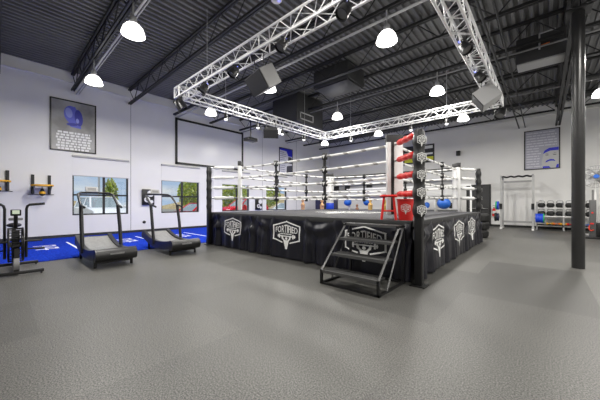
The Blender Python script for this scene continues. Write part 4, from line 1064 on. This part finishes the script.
# ------------------------------------------------------------------ outside
gr = B().b2(-90, XL-T, -60, 90, -0.2, -0.12); struct('ground', gr, M_asphalt)
def car(loc, rz, paint, label, suv=False):
    t = thing('parked_car', label, 'car', loc, (0, 0, rz))
    # local: +x forward, length 4.6
    hz = 0.28 if suv else 0.0
    body = [(-2.25, 0.35), (-2.3, 0.75+hz*0.5), (-2.2, 0.98+hz), (-1.2, 1.0+hz), (0.9, 0.98+hz), (1.9, 0.86+hz), (2.25, 0.7+hz*0.6), (2.3, 0.4), (2.2, 0.28), (-2.1, 0.28)]
    b = B(); n = len(body)
    for y, ins in ((-0.9, 0.06), (-0.8, 0), (0.8, 0), (0.9, 0.06)):
        for (x, z) in body: b.v.append((x*(1-ins*0.3), y, z-(ins if z > 0.6 else 0)))
    for k in range(3):
        for i in range(n): b.f.append((k*n+i, k*n+(i+1) % n, (k+1)*n+(i+1) % n, (k+1)*n+i))
    b.f += [tuple(range(n))[::-1], tuple(range(3*n, 4*n))]
    b.build('body', paint, t)
    zt = 1.46+hz*1.3; zb = 0.97+hz
    xb0, xb1, xt0, xt1 = (-2.1 if suv else -1.7), 1.0, (-1.9 if suv else -1.0), 0.25
    P_ = [(xb0, -0.78, zb), (xb1, -0.78, zb), (xb1, 0.78, zb), (xb0, 0.78, zb), (xt0, -0.6, zt), (xt1, -0.6, zt), (xt1, 0.6, zt), (xt0, 0.6, zt)]
    B().add(P_, [(0, 1, 5, 4), (1, 2, 6, 5), (2, 3, 7, 6), (3, 0, 4, 7)]).build('windows', mat('car_glass', (0.25, 0.3, 0.32), 0.08, 0, 0.8), t)
    b = B(); b.b2(xt0-0.03, xt1+0.03, -0.63, 0.63, zt-0.02, zt+0.05, 0.02)
    for i, j in ((0, 4), (1, 5), (2, 6), (3, 7)): b.cyl(P_[i], P_[j], 0.05, 6)
    for s2 in (-1, 1): b.cyl((-0.4, s2*0.78, zb), (-0.4, s2*0.61, zt), 0.04, 6)
    b.build('roof', paint, t)
    for x in (-1.4, 1.4):
        for s2 in (-1, 1):
            w_ = B().cyl((x, s2*0.72, 0.34), (x, s2*0.93, 0.34), 0.34, 22).build('wheel', M_rubber, t)
            B().cyl((x, s2*0.93, 0.34), (x, s2*0.94, 0.34), 0.2, 14).build('hub', M_steel, w_)
    for s2 in (-1, 1): B().box((2.2, s2*0.62, 0.72+hz*0.7), (0.14, 0.36, 0.14), None, 0.03).build('headlight', M_white, t)
    B().b2(2.2, 2.3, -0.4, 0.4, 0.45, 0.7+hz*0.4, 0.02).build('radiator_mouth', M_black, t)
    for s2 in (-1, 1): B().box((0.75, s2*0.97, 1.02+hz), (0.16, 0.18, 0.13), None, 0.03).build('mirror', paint, t)
    return t
M_cw = mat('white_car_paint', (0.8, 0.8, 0.82), 0.25); M_cr = mat('red_car_paint', (0.6, 0.01, 0.02), 0.25)
GZ = -0.12
car((-19.6, 4.15, GZ), R(4), M_cw, 'white car parked outside the first window', True)
car((-18.2, 9.5, GZ), R(-80), M_cr, 'red car parked outside the second window')
car((-19.8, 14.6, GZ), R(-85), M_cr, 'red car parked outside the third window, taller', True)
car((-19.8, 19.9, GZ), R(-80), M_cw, 'white car parked outside the fourth window')
def tree(loc, h, r_, label, seed):
    t = thing('tree', label, 'tree', loc, group='trees beyond the car park')
    rd = random.Random(seed)
    tk = B().tube([(0, 0, 0), (0.05, 0.02, h*0.3), (0.0, 0.1, h*0.75)], [0.16, 0.12, 0.05], 8)
    for k in range(6):
        a = rd.uniform(0, 2*PI); tk.cyl((0.03, 0.02, h*rd.uniform(0.25, 0.45)), (r_*0.7*math.cos(a), r_*0.7*math.sin(a), h*rd.uniform(0.55, 0.85)), 0.04, 5, 0.015)
    tk.build('trunk', M_bark, t)
    b = B()
    for k in range(2600 if r_ > 1 else 700):
        while True:
            p_ = Vector((rd.uniform(-1, 1), rd.uniform(-1, 1), rd.uniform(-1, 1)))
            if 0.3 < p_.length < 1: break
        p_ = Vector((p_.x*r_, p_.y*r_, h*0.62+p_.z*h*0.42)); s_ = rd.uniform(0.08, 0.2)
        m = Euler((rd.uniform(0, 6), rd.uniform(0, 6), rd.uniform(0, 6))).to_matrix()
        b.add([p_+m @ Vector(q) for q in ((-s_, 0, 0), (0, -s_*0.5, 0), (s_, 0, 0), (0, s_*0.5, 0))], [(0, 1, 2, 3)])
    b.build('crown', M_leaf, t, recalc=False)
for l_, h, r_, lab, sd in (((-24.5, 5.75, GZ), 3.2, 0.5, 'small green tree outside the first window behind the white car', 1), ((-28, 14.0, GZ), 4.2, 1.5, 'yellow green tree outside the second window above the red car', 2),
                           ((-27, 18.0, GZ), 4.0, 2.2, 'broad yellow green tree outside the third window', 3), ((-27, 22.8, GZ), 4.0, 2.4, 'broad yellow green tree outside the fourth window', 4)):
    tree(l_, h, r_, lab, sd)
hl = B().grid(60, 8, lambda u, v: (-55-25*v, -40+u*130, -0.2+v*(1.4+1.0*math.sin(u*9)+0.6*math.sin(u*23))*1.9)).build('hill', M_dry); hl['kind'] = 'structure'
pole = B().cyl((-26, 5.35, GZ), (-26, 5.35, 6.5), 0.07, 8).build('utility_pole', M_lgrey); tag(pole, 'thin grey pole standing outside the first window', 'pole')

# ------------------------------------------------------------------ light, sky, camera
wd = bpy.data.worlds.new('sky'); sc.world = wd; wd.use_nodes = True
n = wd.node_tree.nodes; l = wd.node_tree.links; bg = n['Background']
tc = n.new('ShaderNodeTexCoord'); sp = n.new('ShaderNodeSeparateXYZ'); l.new(tc.outputs['Generated'], sp.inputs[0])
cr = n.new('ShaderNodeValToRGB'); e = cr.color_ramp.elements
e[0].position = 0.0; e[0].color = (0.55, 0.72, 0.98, 1); e[1].position = 0.6; e[1].color = (0.38, 0.5, 0.72, 1)
l.new(sp.outputs['Z'], cr.inputs['Fac'])
mp = n.new('ShaderNodeMapping'); mp.inputs['Scale'].default_value = (4, 4, 18); l.new(tc.outputs['Generated'], mp.inputs['Vector'])
nz = n.new('ShaderNodeTexNoise'); nz.inputs['Scale'].default_value = 1.2; nz.inputs['Detail'].default_value = 5; l.new(mp.outputs[0], nz.inputs['Vector'])
c2 = n.new('ShaderNodeValToRGB'); c2.color_ramp.elements[0].position = 0.5; c2.color_ramp.elements[1].position = 0.7; l.new(nz.outputs['Fac'], c2.inputs['Fac'])
mx = n.new('ShaderNodeMix'); mx.data_type = 'RGBA'; l.new(c2.outputs['Color'], mx.inputs[0]); l.new(cr.outputs['Color'], mx.inputs[6]); mx.inputs[7].default_value = (0.95, 0.96, 0.98, 1)
l.new(mx.outputs[2], bg.inputs['Color']); bg.inputs['Strength'].default_value = 0.8
sl = bpy.data.lights.new('sun', 'SUN'); sl.energy = 3.6; sl.angle = R(1); so_ = bpy.data.objects.new('sun', sl); C.objects.link(so_)
so_.rotation_euler = Vector((0.42, -0.25, 1)).to_track_quat('Z', 'Y').to_euler()
cam = bpy.data.cameras.new('camera'); co_ = bpy.data.objects.new('camera', cam); C.objects.link(co_)
cam.sensor_width = 36; cam.lens = 272/600*36; cam.shift_y = 3/600; cam.clip_end = 400; cam.clip_start = 0.05
co_.location = (0, 0, 1.38); co_.rotation_euler = (R(90), 0, R(41.9))
sc.camera = co_
sc.view_settings.view_transform = 'Standard'; sc.view_settings.look = 'None'; sc.view_settings.gamma = 1; sc.view_settings.use_curve_mapping = False
sc.view_settings.exposure = 0.0
sc.cycles.use_denoising = True
sc.cycles.max_bounces = 8; sc.cycles.diffuse_bounces = 5; sc.cycles.transparent_max_bounces = 12
